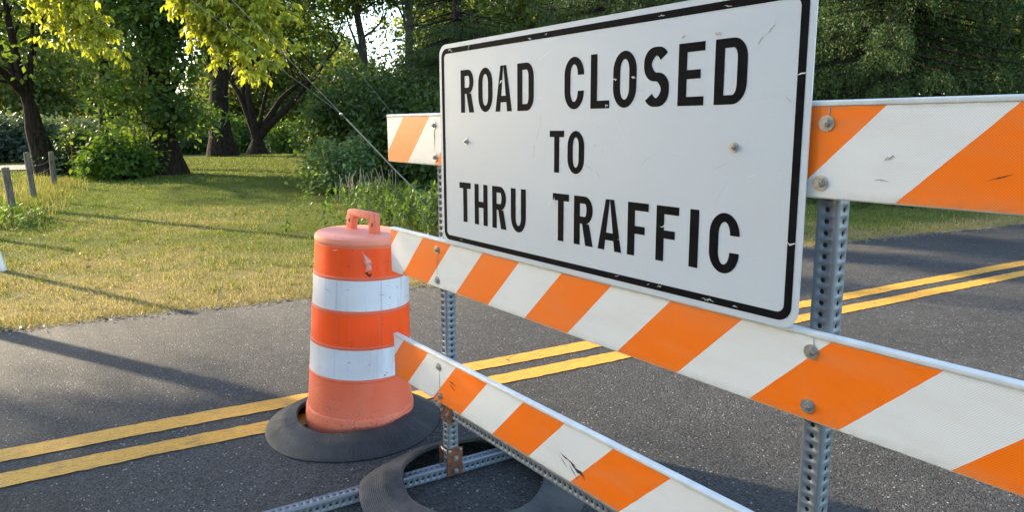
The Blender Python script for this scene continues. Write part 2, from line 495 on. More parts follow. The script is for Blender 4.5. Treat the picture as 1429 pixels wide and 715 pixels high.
def grid_axis(lo, hi, fine_lo, fine_hi, step, grow=1.28):
    a = list(np.arange(fine_lo, fine_hi + 1e-6, step))
    s = step
    while a[-1] < hi: s *= grow; a.append(min(hi, a[-1] + s))
    s = step
    while a[0] > lo: s *= grow; a.insert(0, max(lo, a[0] - s))
    return np.array(a)

gx = grid_axis(-900, 900, -34, 6, 0.35); gy = grid_axis(-900, 900, -8, 20, 0.35)
X, Y = np.meshgrid(gx, gy, indexing='ij')
Z = ground_h(X, Y)
V = np.stack([X, Y, Z], -1).reshape(-1, 3)
nx, ny = len(gx), len(gy)
i, j = np.meshgrid(np.arange(nx - 1), np.arange(ny - 1), indexing='ij')
a = (i * ny + j).ravel()
F = np.stack([a, a + ny, a + ny + 1, a + 1], -1)
ground = mobj('ground', mesh_np('ground', V, F, M['lawn'], True,
              {'dry': ('POINT', 'FLOAT', dry_amount(X, Y).ravel())}))
tag(ground, kind='structure')

ys = np.concatenate([np.linspace(-260, -8, 40), np.arange(-7.9, 16, 0.06), np.linspace(16.2, 260, 60)])
wob = 0.035 * np.sin(ys * 2.1 + np.sin(ys * 0.9)) + 0.022 * np.sin(ys * 9.3 + 1) + RNG.normal(0, 0.013, len(ys))
xe = edge_x(ys) + wob
xr = line_x(ys) + 5.6
rows = []
fr = np.array([0.0, 0.012, 0.2, 0.5, 0.8, 1.0])
for k, fq in enumerate(fr):
    xx = xe + (xr - xe) * fq
    zz = np.full_like(ys, -0.045 if k == 0 else 0.0)
    if k == 0: xx = xe - 0.012
    if k == 1: xx = xe + 0.012; zz = zz - 0.006
    rows.append(np.stack([xx, ys, zz], -1))
V = np.concatenate(rows); n = len(ys)
F = np.concatenate([np.stack([np.arange(n - 1) + k * n, np.arange(n - 1) + (k + 1) * n, np.arange(n - 1) + (k + 1) * n + 1, np.arange(n - 1) + k * n + 1], -1) for k in range(len(fr) - 1)])
road = mobj('road', mesh_np('road', V, F, M['asphalt'], False))
tag(road, kind='structure')

ly = np.concatenate([np.linspace(-200, -7, 30), np.arange(-6.9, 14, 0.04), np.linspace(14.2, 200, 50)])
for off, wdt in ((-0.135, 0.148), (0.135, 0.140)):
    jl = RNG.normal(0, 0.0025, len(ly)) + 0.004 * np.sin(ly * 5 + off * 30)
    jr = RNG.normal(0, 0.0025, len(ly)) + 0.004 * np.sin(ly * 4.3 + 2)
    cxl = line_x(ly) + off
    V = np.concatenate([np.stack([cxl - wdt / 2 + jl, ly, np.full_like(ly, 0.004)], -1), np.stack([cxl + wdt / 2 + jr, ly, np.full_like(ly, 0.004)], -1)])
    n = len(ly); k = np.arange(n - 1)
    F = np.stack([k, k + n, k + n + 1, k + 1], -1)
    uv = np.concatenate([np.stack([np.zeros(n), ly, np.zeros(n)], -1), np.stack([np.ones(n) * wdt, ly, np.zeros(n)], -1)])
    me = mesh_np('centre_line', V, F, M['paint'])
    at = me.attributes.new('uvw', 'FLOAT_VECTOR', 'POINT'); at.data.foreach_set('vector', uv.astype(np.float32).ravel())
    tag(mobj('yellow_centre_line', me), kind='structure')

# pale lane beyond the fence
V = []; 
for t in np.linspace(0, 1, 30):
    cx, cy = -27.6 + 1.0 * t, -14 + 17.0 * t
    V += [(cx - 1.6, cy, ground_h(cx - 1.6, cy) + 0.05), (cx + 2.0, cy, ground_h(cx + 2.0, cy) + 0.05)]
lane = mobj('gravel_lane', mesh_np('gravel_lane', V, [(2 * k, 2 * k + 1, 2 * k + 3, 2 * k + 2) for k in range(29)], M['gravel']))
tag(lane, kind='structure')

# ------------------------------------------------------------------ grass
def blades(x, y, h, w, lean, cols):
    n = len(x)
    z = ground_h(x, y)
    th = RNG.uniform(0, 2 * np.pi, n); ld = RNG.uniform(0, 2 * np.pi, n)
    dx, dy = np.cos(th) * w / 2, np.sin(th) * w / 2
    V = np.empty((n, 3, 3))
    V[:, 0] = np.stack([x - dx, y - dy, z - 0.004], -1)
    V[:, 1] = np.stack([x + dx, y + dy, z - 0.004], -1)
    V[:, 2] = np.stack([x + np.cos(ld) * lean * h, y + np.sin(ld) * lean * h, z + h * np.sqrt(np.clip(1 - np.minimum(lean, .95) ** 2, 0.05, 1))], -1)
    C = np.repeat(np.concatenate([cols, np.ones((n, 1))], 1), 3, axis=0)
    return V.reshape(-1, 3), np.arange(3 * n).reshape(-1, 3), C

def grass_cols(n, dryness):
    g0 = np.array([0.060, 0.095, 0.014]); g1 = np.array([0.20, 0.245, 0.036])
    s0 = np.array([0.20, 0.145, 0.055]); s1 = np.array([0.50, 0.42, 0.20])
    t = RNG.random((n, 1))
    isdry = (RNG.random(n) < dryness)[:, None]
    t = np.clip(t + RNG.normal(0, 0.15, (n, 1)), 0, 1.25)
    return np.where(isdry, s0 + (s1 - s0) * t, g0 + (g1 - g0) * t)

gv, gf, gc, off = [], [], [], 0
def add_grass(x, y, h, w, lean, dryness):
    global off
    V, F, C = blades(x, y, h, w, lean, grass_cols(len(x), dryness))
    gv.append(V); gf.append(F + off); gc.append(C); off += len(V)

def scatter(n, xlo, xhi, ylo, yhi, dmin=0.0):
    x = RNG.uniform(xlo, xhi, n); y = RNG.uniform(ylo, yhi, n)
    keep = edge_x(y) - x > dmin
    return x[keep], y[keep]
def clumpy(x, y):
    return 0.5 + 0.25 * np.sin(x * 5.1 + 2 * np.sin(y * 3.3)) + 0.25 * np.sin(y * 6.3 + 1.7 * np.sin(x * 4.1))
for n, box_, h0, h1, w in ((330000, (-8.5, -1.0, -3.0, 9.5), 0.014, 0.046, 0.0055), (170000, (-16, -8.5, -3.0, 10), 0.016, 0.05, 0.009),
                          (90000, (-30, -16, -5, 14), 0.03, 0.075, 0.022), (50000, (-5, 2, 9, 17), 0.02, 0.06, 0.010)):
    x, y = scatter(n, *box_, dmin=0.03)
    k = len(x); dr = np.clip(dry_amount(x, y) + RNG.normal(0, 0.12, k), 0, 1)
    add_grass(x, y, RNG.uniform(h0, h1, k) * (0.55 + 0.9 * clumpy(x, y)), w * RNG.uniform(0.6, 1.3, k), RNG.beta(2, 2, k), dr)
# ragged straw fringe along the asphalt
y = RNG.uniform(-3.2, 13, 46000); d = np.abs(RNG.normal(0, 0.17, len(y))) - 0.05 - 0.03 * np.sin(y * 7) * np.sin(RNG.uniform(0, 1, len(y)) + y * 2.3)
x = edge_x(y) - d
add_grass(x, y, RNG.uniform(0.02, 0.085, len(y)), RNG.uniform(0.003, 0.007, len(y)), RNG.uniform(0.45, 0.98, len(y)), np.full(len(y), 0.82))
# taller tufts, broad-bladed, left by the mower
tx, ty = scatter(900, -9.5, -1.2, -3.0, 9.0, 0.05)
tx = np.repeat(tx, 16) + RNG.normal(0, 0.028, len(tx) * 16); ty = np.repeat(ty, 16) + RNG.normal(0, 0.028, len(ty) * 16)
add_grass(tx, ty, RNG.uniform(0.035, 0.105, len(tx)), RNG.uniform(0.005, 0.010, len(tx)), RNG.beta(2, 2, len(tx)), np.full(len(tx), 0.22))
# long grass at the fence
x = RNG.uniform(-19, -9.5, 9000); y = -1.05 + (-11.5 - x) * -0.16 * 0 + 0.155 * (-(x + 11.5)) - 0.15 + RNG.normal(0, 0.28, len(x))
add_grass(x, y, RNG.uniform(0.05, 0.24, len(x)), RNG.uniform(0.006, 0.012, len(x)), RNG.beta(1.5, 3, len(x)), np.full(len(x), 0.35))
# rough tall verge beyond the fence
x = RNG.uniform(-21, -10, 11000); y = RNG.uniform(-7, 0.5, len(x)); kk = y < -1.2 + 0.155 * (-(x + 11.5)) - 0.3
x, y = x[kk], y[kk]
add_grass(x, y, RNG.uniform(0.08, 0.34, len(x)), RNG.uniform(0.008, 0.016, len(x)), RNG.beta(1.5, 3, len(x)), np.full(len(x), 0.5))
me = mesh_np('grass', np.concatenate(gv), np.concatenate(gf), M['grass'], attrs={'col': ('POINT', 'FLOAT_COLOR', np.concatenate(gc))})
tag(mobj('grass', me), 'mown lawn grass, dry and straw coloured beside the road', 'grass', kind='stuff')

# ------------------------------------------------------------------ perforated square steel tube
def perf_tube(length, half=0.0245, pitch=0.0254, hr=0.0057, wall=0.0027, sides=(0, 1, 2, 3), start=0.0127):
    ncell = int(length / pitch)
    rc = 0.006
    f = half - rc                                  # half width of the flat part
    NH = 12
    ang = np.linspace(0, 2 * np.pi, NH, endpoint=False) + np.pi / 4
    sq = []
    for t in ang:                                   # matching points on the square cell border
        c, s = math.cos(t), math.sin(t); m = max(abs(c), abs(s)); sq.append((c / m * f, s / m * pitch / 2))
    sq = np.array(sq); hole = np.stack([np.cos(ang) * hr, np.sin(ang) * hr], -1)
    acc = Acc()
    for q in range(4):
        ca, sa = round(math.cos(q * math.pi / 2)), round(math.sin(q * math.pi / 2))
        rot = lambda P: np.stack([P[:, 0] * ca - P[:, 1] * sa, P[:, 0] * sa + P[:, 1] * ca, P[:, 2]], -1)
        for k in range(ncell):
            zc = (k + 0.5) * pitch
            o_ = np.stack([sq[:, 0], np.full(NH, -half), sq[:, 1] + zc], -1)
            h_ = np.stack([hole[:, 0], np.full(NH, -half), hole[:, 1] + zc], -1)
            d_ = h_ + np.array([0, wall, 0])
            P = rot(np.concatenate([o_, h_, d_]))
            i = np.arange(NH); i2 = (i + 1) % NH
            acc.add(P, np.concatenate([np.stack([i, i2, NH + i2, NH + i], -1), np.stack([NH + i, NH + i2, 2 * NH + i2, 2 * NH + i], -1)]))
        # rounded corner to the next face
        a = np.linspace(-np.pi / 2, 0, 5)
        L = ncell * pitch
        prof = np.stack([f + rc * np.cos(a), -f + rc * np.sin(a)], -1)
        P = np.concatenate([np.column_stack([prof, np.zeros(5)]), np.column_stack([prof, np.full(5, L)])])
        i = np.arange(4)
        acc.add(rot(P), np.stack([i, i + 1, i + 6, i + 5], -1))
        # inner skin closing the wall thickness at both ends
        P = np.array([[-f, -half + wall, 0], [f, -half + wall, 0], [f, -half, 0], [-f, -half, 0]])
        acc.add(rot(P), np.array([[0, 1, 2, 3]]))
        P2 = P.copy(); P2[:, 2] = L
        acc.add(rot(P2), np.array([[0, 1, 2, 3]]))
    return acc

def sleeve(length, half):  # added solid core, not a real tube part
    b = bm_box(bmesh.new(), -half, half, -half, half, 0.004, length - 0.004)
    return b

def tube_obj(name, length, parent, loc, rot=(0, 0, 0), **kw):
    me = perf_tube(length, **kw).mesh(name, M['galv'], smooth=False)
    o = mobj(name, me, parent, loc); o.rotation_euler = rot
    h = kw.get('half', 0.0245) - 0.0058
    from_bm('hole_shade_core', sleeve(int(length / 0.0254) * 0.0254, h), M['sleeve'], o)  # added core blocks light through the tube so the holes read dark
    return o

def bolt_mesh(rw=0.0165, rh=0.008, name='bolt'):
    bm = bmesh.new()
    def cyl(r, y0, y1, n, r2=None):
        bmesh.ops.create_cone(bm, cap_ends=True, segments=n, radius1=r, radius2=r if r2 is None else r2, depth=abs(y1 - y0),
                              matrix=Matrix.Translation((0, (y0 + y1) / 2, 0)) @ Matrix.Rotation(math.pi / 2, 4, 'X'))
    cyl(rw, 0, -0.0028, 24)
    cyl(rh * 1.25, -0.0028, -0.0045, 18)
    cyl(rh, -0.0045, -0.0105, 6)
    cyl(rh * 0.45, -0.0105, -0.014, 10)
    me = bpy.data.meshes.new(name)
    bmesh.ops.recalc_face_normals(bm, faces=bm.faces); bm.to_mesh(me); bm.free()
    me.materials.append(M['bolt'])
    return me
BOLT = bolt_mesh()
BOLT_S = bolt_mesh(0.0115, 0.007, 'small_bolt')

# ------------------------------------------------------------------ the barricade
POST_X = (0.398, 1.973)
POST_Y = 0.0475
bar = empty('barricade', (0, 0, 0), 'road barricade of three orange and white striped rails on galvanised perforated posts', 'barricade')
RAIL_L = 2.376
for nm, zt, ph, x0 in (('top_rail', 1.5112, 0.1613, 0.0), ('middle_rail', 1.0205, -0.1293, 0.0), ('bottom_rail', 0.5322, 0.107, 0.0)):
    bm = bm_box(bmesh.new(), 0, RAIL_L, 0.0012, 0.0215, -0.2032, 0.0, 0.004, 3)
    rail = from_bm('rail', bm, M['plastic'], bar, loc=(x0, 0, zt), angle=R(50))
    rail['label'] = {'top_rail': 'topmost striped rail', 'middle_rail': 'middle striped rail under the sign', 'bottom_rail': 'lowest striped rail, scuffed and gouged'}[nm]
    # striped sheeting, set in a shallow frame
    sh = from_bm('striped_sheeting', bm_box(bmesh.new(), 0.002, RAIL_L - 0.002, 0.0, 0.0032, -0.1995, -0.0125),
                 mat_sheeting('striped_' + nm, ph, zt), rail)
    lip = from_bm('rail_lip', bm_box(bmesh.new(), 0.0, RAIL_L, -0.0022, 0.0042, -0.0122, -0.0015, 0.0018, 2), M['plastic'], rail, angle=R(50))
    for px in POST_X:
        for dz in (-0.0475, -0.170):
            o = mobj('bolt', BOLT, rail, (px + RNG.normal(0, .003), 0.0, dz + RNG.normal(0, .002)))
            o.rotation_euler = (0, RNG.uniform(0, 1), 0)
for px in POST_X:
    tube_obj('post', 1.44, bar, (px, POST_Y, 0.052))
LEG_ROT = R(-6.6)      # legs are turned a little off square
for px in POST_X:
    # legs lie on the road, under the posts
    d = Vector((math.sin(-LEG_ROT), math.cos(LEG_ROT), 0))
    L = 1.27
    start = Vector((px, POST_Y, 0.0255)) - d * 0.762
    tube_obj('leg', L, bar, start, (R(-90), 0, LEG_ROT))
    # rusty plates clamping post to leg
    for sx in (1, -1):
        bm = bm_box(bmesh.new(), -0.0025, 0.0025, -0.036, 0.036, 0.006, 0.128, 0.0015, 1)
        pl = from_bm('bracket_plate', bm, M['rust'], bar, loc=(px + sx * 0.0305, POST_Y, 0))
        pl.rotation_euler = (0, 0, LEG_ROT)
        if sx > 0:
            for dy, dz, rr in ((0.004, 0.026, 1), (0.004, 0.083, 1), (-0.026, 0.118, .6), (0.026, 0.118, .6)):
                o = mobj('bolt', BOLT_S, pl, (0.0025, dy, dz)); o.rotation_euler = (0, 0, R(90)); o.scale = (rr, rr, rr)
    # u-bolt round the post
    t = np.linspace(-math.pi / 2, math.pi / 2, 9)
    pts = [(-0.034, -0.02, 0.12)] + [(0.034 * math.sin(a), -0.022 - 0.012 * math.cos(a), 0.12) for a in t] + [(0.034, -0.02, 0.12)]
    Vt, Ft = tube_path(pts, np.full(len(pts), 0.0042), 8)
    mobj('u_bolt', mesh_np('u_bolt', Vt, Ft, M['zinc'], True), bar, (px, POST_Y, 0.0))
# lower cross tube behind the bottom rail with its rusty corner brackets
tube_obj('cross_tube', 1.575 - 0.055, bar, (POST_X[0] + 0.030, POST_Y - 0.004, 0.292), (0, R(90), 0), half=0.0225)
for px, sx in ((POST_X[0], 1), (POST_X[1], -1)):
    bm = bmesh.new()
    bm_box(bm, -0.026, 0.062 if sx > 0 else 0.026, -0.0055, -0.0022, -0.045, 0.042, 0.001, 1)
    br = from_bm('corner_bracket', bm, M['rust'], bar, loc=(px, POST_Y - 0.0245, 0.292))
    if sx > 0:
        for dx, dz in ((-0.012, 0.0), (0.028, -0.012)):
            o = mobj('bolt', BOLT_S, br, (dx, -0.0055, dz)); o.scale = (.75, .75, .75)

# gouges and scuffs on the rails (thin raised scabs)
def blob_patch(name, pts, mat, parent, loc=(0, 0, 0), y=-0.0009):
    """irregular flat flake from (x, z) outline"""
    bm = bmesh.new()
    vs = [bm.verts.new((p[0], y, p[1])) for p in pts]
    bm.faces.new(vs)
    bmesh.ops.triangulate(bm, faces=bm.faces)
    return from_bm(name, bm, mat, parent, loc=loc)

def sliver(x, z, length, width, ang, seed):
    r = np.random.default_rng(seed); n = 7
    t = np.linspace(0, 1, n); w = width * np.sin(np.pi * t) * r.uniform(0.35, 1.0, n)
    mid = r.normal(0, width * 0.5, n)
    top = np.stack([t * length, mid + w], -1); bot = np.stack([t * length, mid - w], -1)[::-1][1:-1]
    P = np.concatenate([top, bot]); c, s = math.cos(ang), math.sin(ang)
    return [(x + p[0] * c - p[1] * s, z + p[0] * s + p[1] * c) for p in P]

rails = [o for o in bar.children if o.name.startswith('rail')]
for q, ra in enumerate(rails):
    for k in range(2):
        blob_patch('stain', sliver(POST_X[0] + 0.002 * k, -0.158, 0.10, 0.0014, math.pi / 2, 300 + q * 5 + k), M['scuff'], ra)
    blob_patch('stain', sliver(POST_X[1] + 0.003, -0.006, 0.035, 0.0022, -math.pi / 2, 330 + q), M['scuff'], ra)
bot = rails[2]; mid_ = rails[1]; top = rails[0]
for k, (x, z, L, w, a) in enumerate(((1.150, -0.118, 0.085, 0.004, -0.25), (1.205, -0.128, 0.075, 0.008, -0.5), (1.195, -0.140, 0.06, 0.0025, -0.75), (1.14, -0.127, 0.06, 0.002, -0.55),
                                     (0.470, -0.085, 0.055, 0.003, -0.1), (0.475, -0.097, 0.05, 0.0025, -0.35))):
    blob_patch('gouge', sliver(x, z, L, w, a, 40 + k), M['dark_scuff_and_slot'], bot)
for k, (x, z, L, w, a) in enumerate(((2.26, -0.150, 0.05, 0.0011, 0.35), (2.32, -0.150, 0.045, 0.0012, 0.3), (2.09, -0.115, 0.022, 0.004, 0.2), (2.075, -0.158, 0.03, 0.002, 0))):
    blob_patch('scuff', sliver(x, z, L, w, a, 60 + k), M['dark_scuff_and_slot'] if k < 2 else M['scuff'], top)

# ------------------------------------------------------------------ the sign
SX0, SX1, SZ0, SZ1 = 0.466, 1.942, 1.016, 1.756
sign = empty('road_sign', (SX0, -0.012, SZ0), 'white rectangular ROAD CLOSED TO THRU TRAFFIC sign with black border and lettering', 'sign')
SW, SH = SX1 - SX0, SZ1 - SZ0
def rrect(x0, x1, z0, z1, r, n=8):
    P = []
    for cx, cz, a0 in ((x1 - r, z1 - r, 0), (x0 + r, z1 - r, 90), (x0 + r, z0 + r, 180), (x1 - r, z0 + r, 270)):
        for a in np.linspace(a0, a0 + 90, n): P.append((cx + r * math.cos(R(a)), cz + r * math.sin(R(a))))
    return np.array(P)
bm = bmesh.new()
P = rrect(0, SW, 0, SH, 0.042)
f = bm.faces.new([bm.verts.new((p[0], 0, p[1])) for p in P])
ex = bmesh.ops.extrude_face_region(bm, geom=[f])
bmesh.ops.translate(bm, vec=(0, 0.0030, 0), verts=[v for v in ex['geom'] if isinstance(v, bmesh.types.BMVert)])
panel = from_bm('panel', bm, M['sign'], sign)

def ring_mesh(name, Po, Pi, y, mat, parent):
    n = len(Po)
    V = [(p[0], y, p[1]) for p in Po] + [(p[0], y, p[1]) for p in Pi]
    i = np.arange(n); i2 = (i + 1) % n
    return mobj(name, mesh_np(name, V, np.stack([i, i2, n + i2, n + i], -1), mat), parent)
ring_mesh('border', rrect(0.0155, SW - 0.0155, 0.0155, SH - 0.0155, 0.034), rrect(0.034, SW - 0.034, 0.034, SH - 0.034, 0.018), -0.0006, M['black'], sign)

# highway-style capitals, drawn as strips
def glyph(ch, w, h, sw, sh):
    """list of quads (4 points each) in a w x h cell"""
    Q = []
    rect = lambda x0, x1, z0, z1: Q.append([(x0, z0), (x1, z0), (x1, z1), (x0, z1)])
    def strip(A, B):
        for k in range(len(A) - 1): Q.append([tuple(A[k]), tuple(A[k + 1]), tuple(B[k + 1]), tuple(B[k])])
    def race(w_, h_, ox=0.0, oz=0.0, n=14, ry=None):
        ry = ry if ry else min(h_ / 2, w_ * 0.62)
        P = []
        for a in np.linspace(0, 180, n): P.append((ox + w_ / 2 + w_ / 2 * math.cos(R(a)), oz + h_ - ry + ry * math.sin(R(a))))
        for a in np.linspace(180, 360, n): P.append((ox + w_ / 2 + w_ / 2 * math.cos(R(a)), oz + ry + ry * math.sin(R(a))))
        P.append(P[0]); return np.array(P)
    def bowl(x0, x1, z0, z1, x2=None):      # D-shaped ring, flat at the left
        rx = (x1 - x0) * 0.62; rz = (z1 - z0) / 2
        rz = min(rz, rx * 1.25)
        def path(xa, xb, za, zb, rx, rz):
            P = [(xa, zb), (xb - rx, zb)]
            P += [(xb - rx + rx * math.cos(R(a)), zb - rz + rz * math.sin(R(a))) for a in np.linspace(90, 0, 9)[1:]]
            P += [(xb - rx + rx * math.cos(R(a)), za + rz + rz * math.sin(R(a))) for a in np.linspace(0, -90, 9)]
            P += [(xa, za)]
            return np.array(P)
        A = path(x0, x1, z0, z1, rx, rz); B = path(x0, x1 - sw, z0 + sh, z1 - sh, max(rx - sw, .004), max(rz - sh, .004))
        strip(A, B)
    if ch == 'I': rect(0, w, 0, h)
    elif ch == 'L': rect(0, sw, 0, h); rect(sw, w, 0, sh)
    elif ch == 'T': rect(0, w, h - sh, h); rect((w - sw) / 2, (w + sw) / 2, 0, h - sh)
    elif ch == 'H': rect(0, sw, 0, h); rect(w - sw, w, 0, h); rect(sw, w - sw, h / 2 - sh / 2, h / 2 + sh / 2)
    elif ch == 'E': rect(0, sw, 0, h); rect(sw, w, 0, sh); rect(sw, w, h - sh, h); rect(sw, w * 0.86, h / 2 - sh / 2, h / 2 + sh / 2)
    elif ch == 'F': rect(0, sw, 0, h); rect(sw, w, h - sh, h); rect(sw, w * 0.84, h * 0.49 - sh / 2, h * 0.49 + sh / 2)
    elif ch == 'O': strip(race(w, h), race(w - 2 * sw, h - 2 * sh, sw, sh, ry=(min(h / 2, w * .62) - sh)))
    elif ch == 'D': rect(0, sw, 0, h); bowl(sw, w, 0, h)
    elif ch == 'R':
        rect(0, sw, 0, h); bowl(sw, w, h * 0.44, h)
        Q.append([(w - sw * 1.12, 0), (w + sw * 0.08, 0), (w * 0.50 + sw * 0.95, h * 0.445), (w * 0.50 - sw * 0.18, h * 0.445)])
    elif ch == 'A':
        ap = sw * 0.62
        Q.append([(0, 0), (sw * 1.02, 0), (w / 2 + 0.0, h), (w / 2 - ap, h)]); Q.append([(w - sw * 1.02, 0), (w, 0), (w / 2 + ap, h), (w / 2, h)])
        k = 0.20; k2 = k + sh / h
        xi = lambda t: sw * 1.02 + (w / 2 - sw * 1.02) * t
        Q.append([(xi(k), k * h), (w - xi(k), k * h), (w - xi(k2), k2 * h), (xi(k2), k2 * h)])
    elif ch == 'U':
        ry = w * 0.62
        A = [(0, h)] + [(w / 2 + w / 2 * math.cos(R(a)), ry + ry * math.sin(R(a))) for a in np.linspace(180, 360, 16)] + [(w, h)]
        wi = w - 2 * sw; ri = ry - sh
        B = [(sw, h)] + [(w / 2 + wi / 2 * math.cos(R(a)), ry + ri * math.sin(R(a))) for a in np.linspace(180, 360, 16)] + [(w - sw, h)]
        strip(A, B)
    elif ch == 'C':
        O_ = race(w, h, n=24); I_ = race(w - 2 * sw, h - 2 * sh, sw, sh, n=24, ry=(w * .62 - sh))
        strip(O_[:-1], I_[:-1])       # from right side over the top, left, bottom to right side
        Q[:] = [q for q in Q]
        rect(w - sw, w, h * 0.66, h - w * 0.62); rect(w - sw, w, w * 0.62, h * 0.34)
    elif ch == 'S':
        rx = (w - sw) / 2; ry = (h - sh) / 4
        P = []
        for a in np.linspace(33, 270, 22): P.append((w / 2 + rx * math.cos(R(a)), h / 2 + ry + ry * math.sin(R(a)), a))
        for a in np.linspace(90, -147, 22)[1:]: P.append((w / 2 + rx * math.cos(R(a)), h / 2 - ry + ry * math.sin(R(a)), a))
        P = np.array(P)[:, :2]; t = np.gradient(P, axis=0); t /= np.linalg.norm(t, axis=1, keepdims=True)
        nrm = np.stack([-t[:, 1], t[:, 0]], -1)
        hw = np.abs(nrm[:, :1]) ** 1.5 * sw / 2 + np.abs(nrm[:, 1:]) ** 1.5 * sh / 2
        strip(P + nrm * hw, P - nrm * hw)
    return Q

def letter(ch, x0, x1, z0, z1, sw=0.0262, sh=0.0215):
    Q = glyph(ch, x1 - x0, z1 - z0, sw, sh)
    V = []; F = []
    for k, q in enumerate(Q):
        yy = -0.0006 - (0.00012 if ch in 'RA' and k >= len(Q) - 1 else 0) - (0.00006 if ch == 'A' and k == 1 else 0)
        F.append([len(V) + t for t in range(4)])
        V += [(x0 - SX0 + p[0], yy, z0 - SZ0 + p[1]) for p in q]
    mobj('letter', mesh_np('letter_' + ch, V, F, M['black']), sign)

Z1 = (1.508, 1.657)
for ch, a, b in (('R', .611, .693), ('O', .722, .807), ('A', .823, .915), ('D', .944, 1.028),
                 ('C', 1.172, 1.256), ('L', 1.283, 1.358), ('O', 1.371, 1.456), ('S', 1.481, 1.565), ('E', 1.593, 1.671), ('D', 1.700, 1.787)):
    letter(ch, a, b, *Z1)
for ch, a, b in (('T', 1.106, 1.172), ('O', 1.188, 1.260)): letter(ch, a, b, 1.320, 1.446, 0.0235, 0.019)
Z3 = (1.112, 1.257)
for ch, a, b in (('T', .592, .667), ('H', .691, .772), ('R', .800, .880), ('U', .907, .988), ('T', 1.122, 1.197), ('R', 1.219, 1.299), ('A', 1.321, 1.414),
                 ('F', 1.436, 1.510), ('F', 1.537, 1.611), ('I', 1.645, 1.672), ('C', 1.704, 1.788)):
    letter(ch, a, b, *Z3)
for x, z in ((0.643, 1.405), (1.761, 1.411)):
    o = mobj('bolt', BOLT_S, sign, (x - SX0, -0.0002, z - SZ0)); o.rotation_euler = (0, 0.4, 0)
# long scratches and small dents in the sheeting
for k, (x, z, L, w, a) in enumerate(((1.055, 1.455, 0.055, 0.0010, -1.9), (1.035, 1.405, 0.05, 0.0010, -1.75), (1.062, 1.50, 0.05, 0.0008, -1.6), (1.262, 1.352, 0.045, 0.0012, -0.5), (1.31, 1.335, 0.03, 0.0010, -0.8),
                                     (1.695, 1.670, 0.022, 0.0045, 0.05), (1.60, 1.672, 0.012, 0.0030, 0.1), (1.83, 1.655, 0.03, 0.0016, 0.75), (1.81, 1.635, 0.03, 0.0024, 1.0),
                                     (0.846, 1.600, 0.022, 0.0040, 0.35), (1.368, 1.583, 0.018, 0.0030, 0.0), (1.437, 1.585, 0.016, 0.0035, 0.1), (1.343, 1.512, 0.012, 0.0030, 0.5),
                                     (1.40, 1.150, 0.02, 0.0030, 0.1), (1.885, 1.52, 0.018, 0.0016, -0.7), (1.30, 1.405, 0.01, 0.0016, 0), (1.33, 1.40, 0.02, 0.0008, -1.2),
                                     (1.550, 1.200, 0.03, 0.0022, 0.3), (0.66, 1.715, 0.045, 0.0012, 1.2), (1.908, 1.565, 0.024, 0.0022, 0.2), (1.906, 1.205, 0.022, 0.0030, 0.1), (1.13, 1.246, 0.03, 0.003, -1.5))):
    P = [(p[0] - SX0, p[1] - SZ0) for p in sliver(x, z, L, w, a, 90 + k)]
    blob_patch('scratch', P, M['scuff'] if k not in (9, 10, 11, 12, 13, 17, 19, 20, 21, 18) else M['plastic'], sign, y=-0.0012)

_r = np.random.default_rng(33)
for q in range(34):
    x_, z_ = _r.uniform(0.55, 1.85), _r.uniform(1.06, 1.70)
    P = [(p[0] - SX0, p[1] - SZ0) for p in sliver(x_, z_, _r.uniform(0.02, 0.11), _r.uniform(0.0004, 0.0011), _r.uniform(-1.2, 1.2), 800 + q)]
    blob_patch('scratch', P, M['pale'] if q % 2 else M['faint'], sign, y=-0.0003)
for q in range(14):                                 # worn spots on the black border
    x_ = _r.uniform(0.5, 1.9)
    P = [(p[0] - SX0, p[1] - SZ0) for p in sliver(x_, (SZ1 - 0.025) if q % 2 else (SZ0 + 0.025), _r.uniform(0.008, 0.03), _r.uniform(0.0008, 0.003), _r.uniform(-.4, .4), 900 + q)]
    blob_patch('worn_spot', P, M['faint'] if q % 3 else M['scuff'], sign, y=-0.0011)

# ------------------------------------------------------------------ the drum
drum = empty('traffic_drum', (-0.352, -0.022, 0.0), 'orange and white banded plastic traffic drum with a carrying handle, ringed by a rubber tyre', 'traffic drum')
drum.rotation_euler = Matrix.Rotation(R(2.6), 4, Vector((-0.79, 0.60, 0))).to_euler()
prof = [(0.0, 0.004), (0.262, 0.004), (0.2655, 0.02), (0.2628, 0.098), (0.2610, 0.104), (0.2545, 0.1075),
        (0.2462, 0.280), (0.2490, 0.283), (0.2488, 0.290), (0.2440, 0.2925),
        (0.2400, 0.4405), (0.2428, 0.443), (0.2426, 0.450), (0.2375, 0.4525),
        (0.2330, 0.6065), (0.2356, 0.609), (0.2354, 0.616), (0.2305, 0.6185),
        (0.2260, 0.7665), (0.2286, 0.769), (0.2284, 0.776), (0.2235, 0.7785),
        (0.2185, 0.917), (0.2215, 0.921), (0.2225, 0.932), (0.2190, 0.949), (0.208, 0.9585), (0.17, 0.9625), (0.0, 0.9655)]
V, F = lathe(prof, 64)
_b = mesh_np('body', V, F, M['drum'], True); _b.set_sharp_from_angle(angle=R(35)); mobj('body', _b, drum)
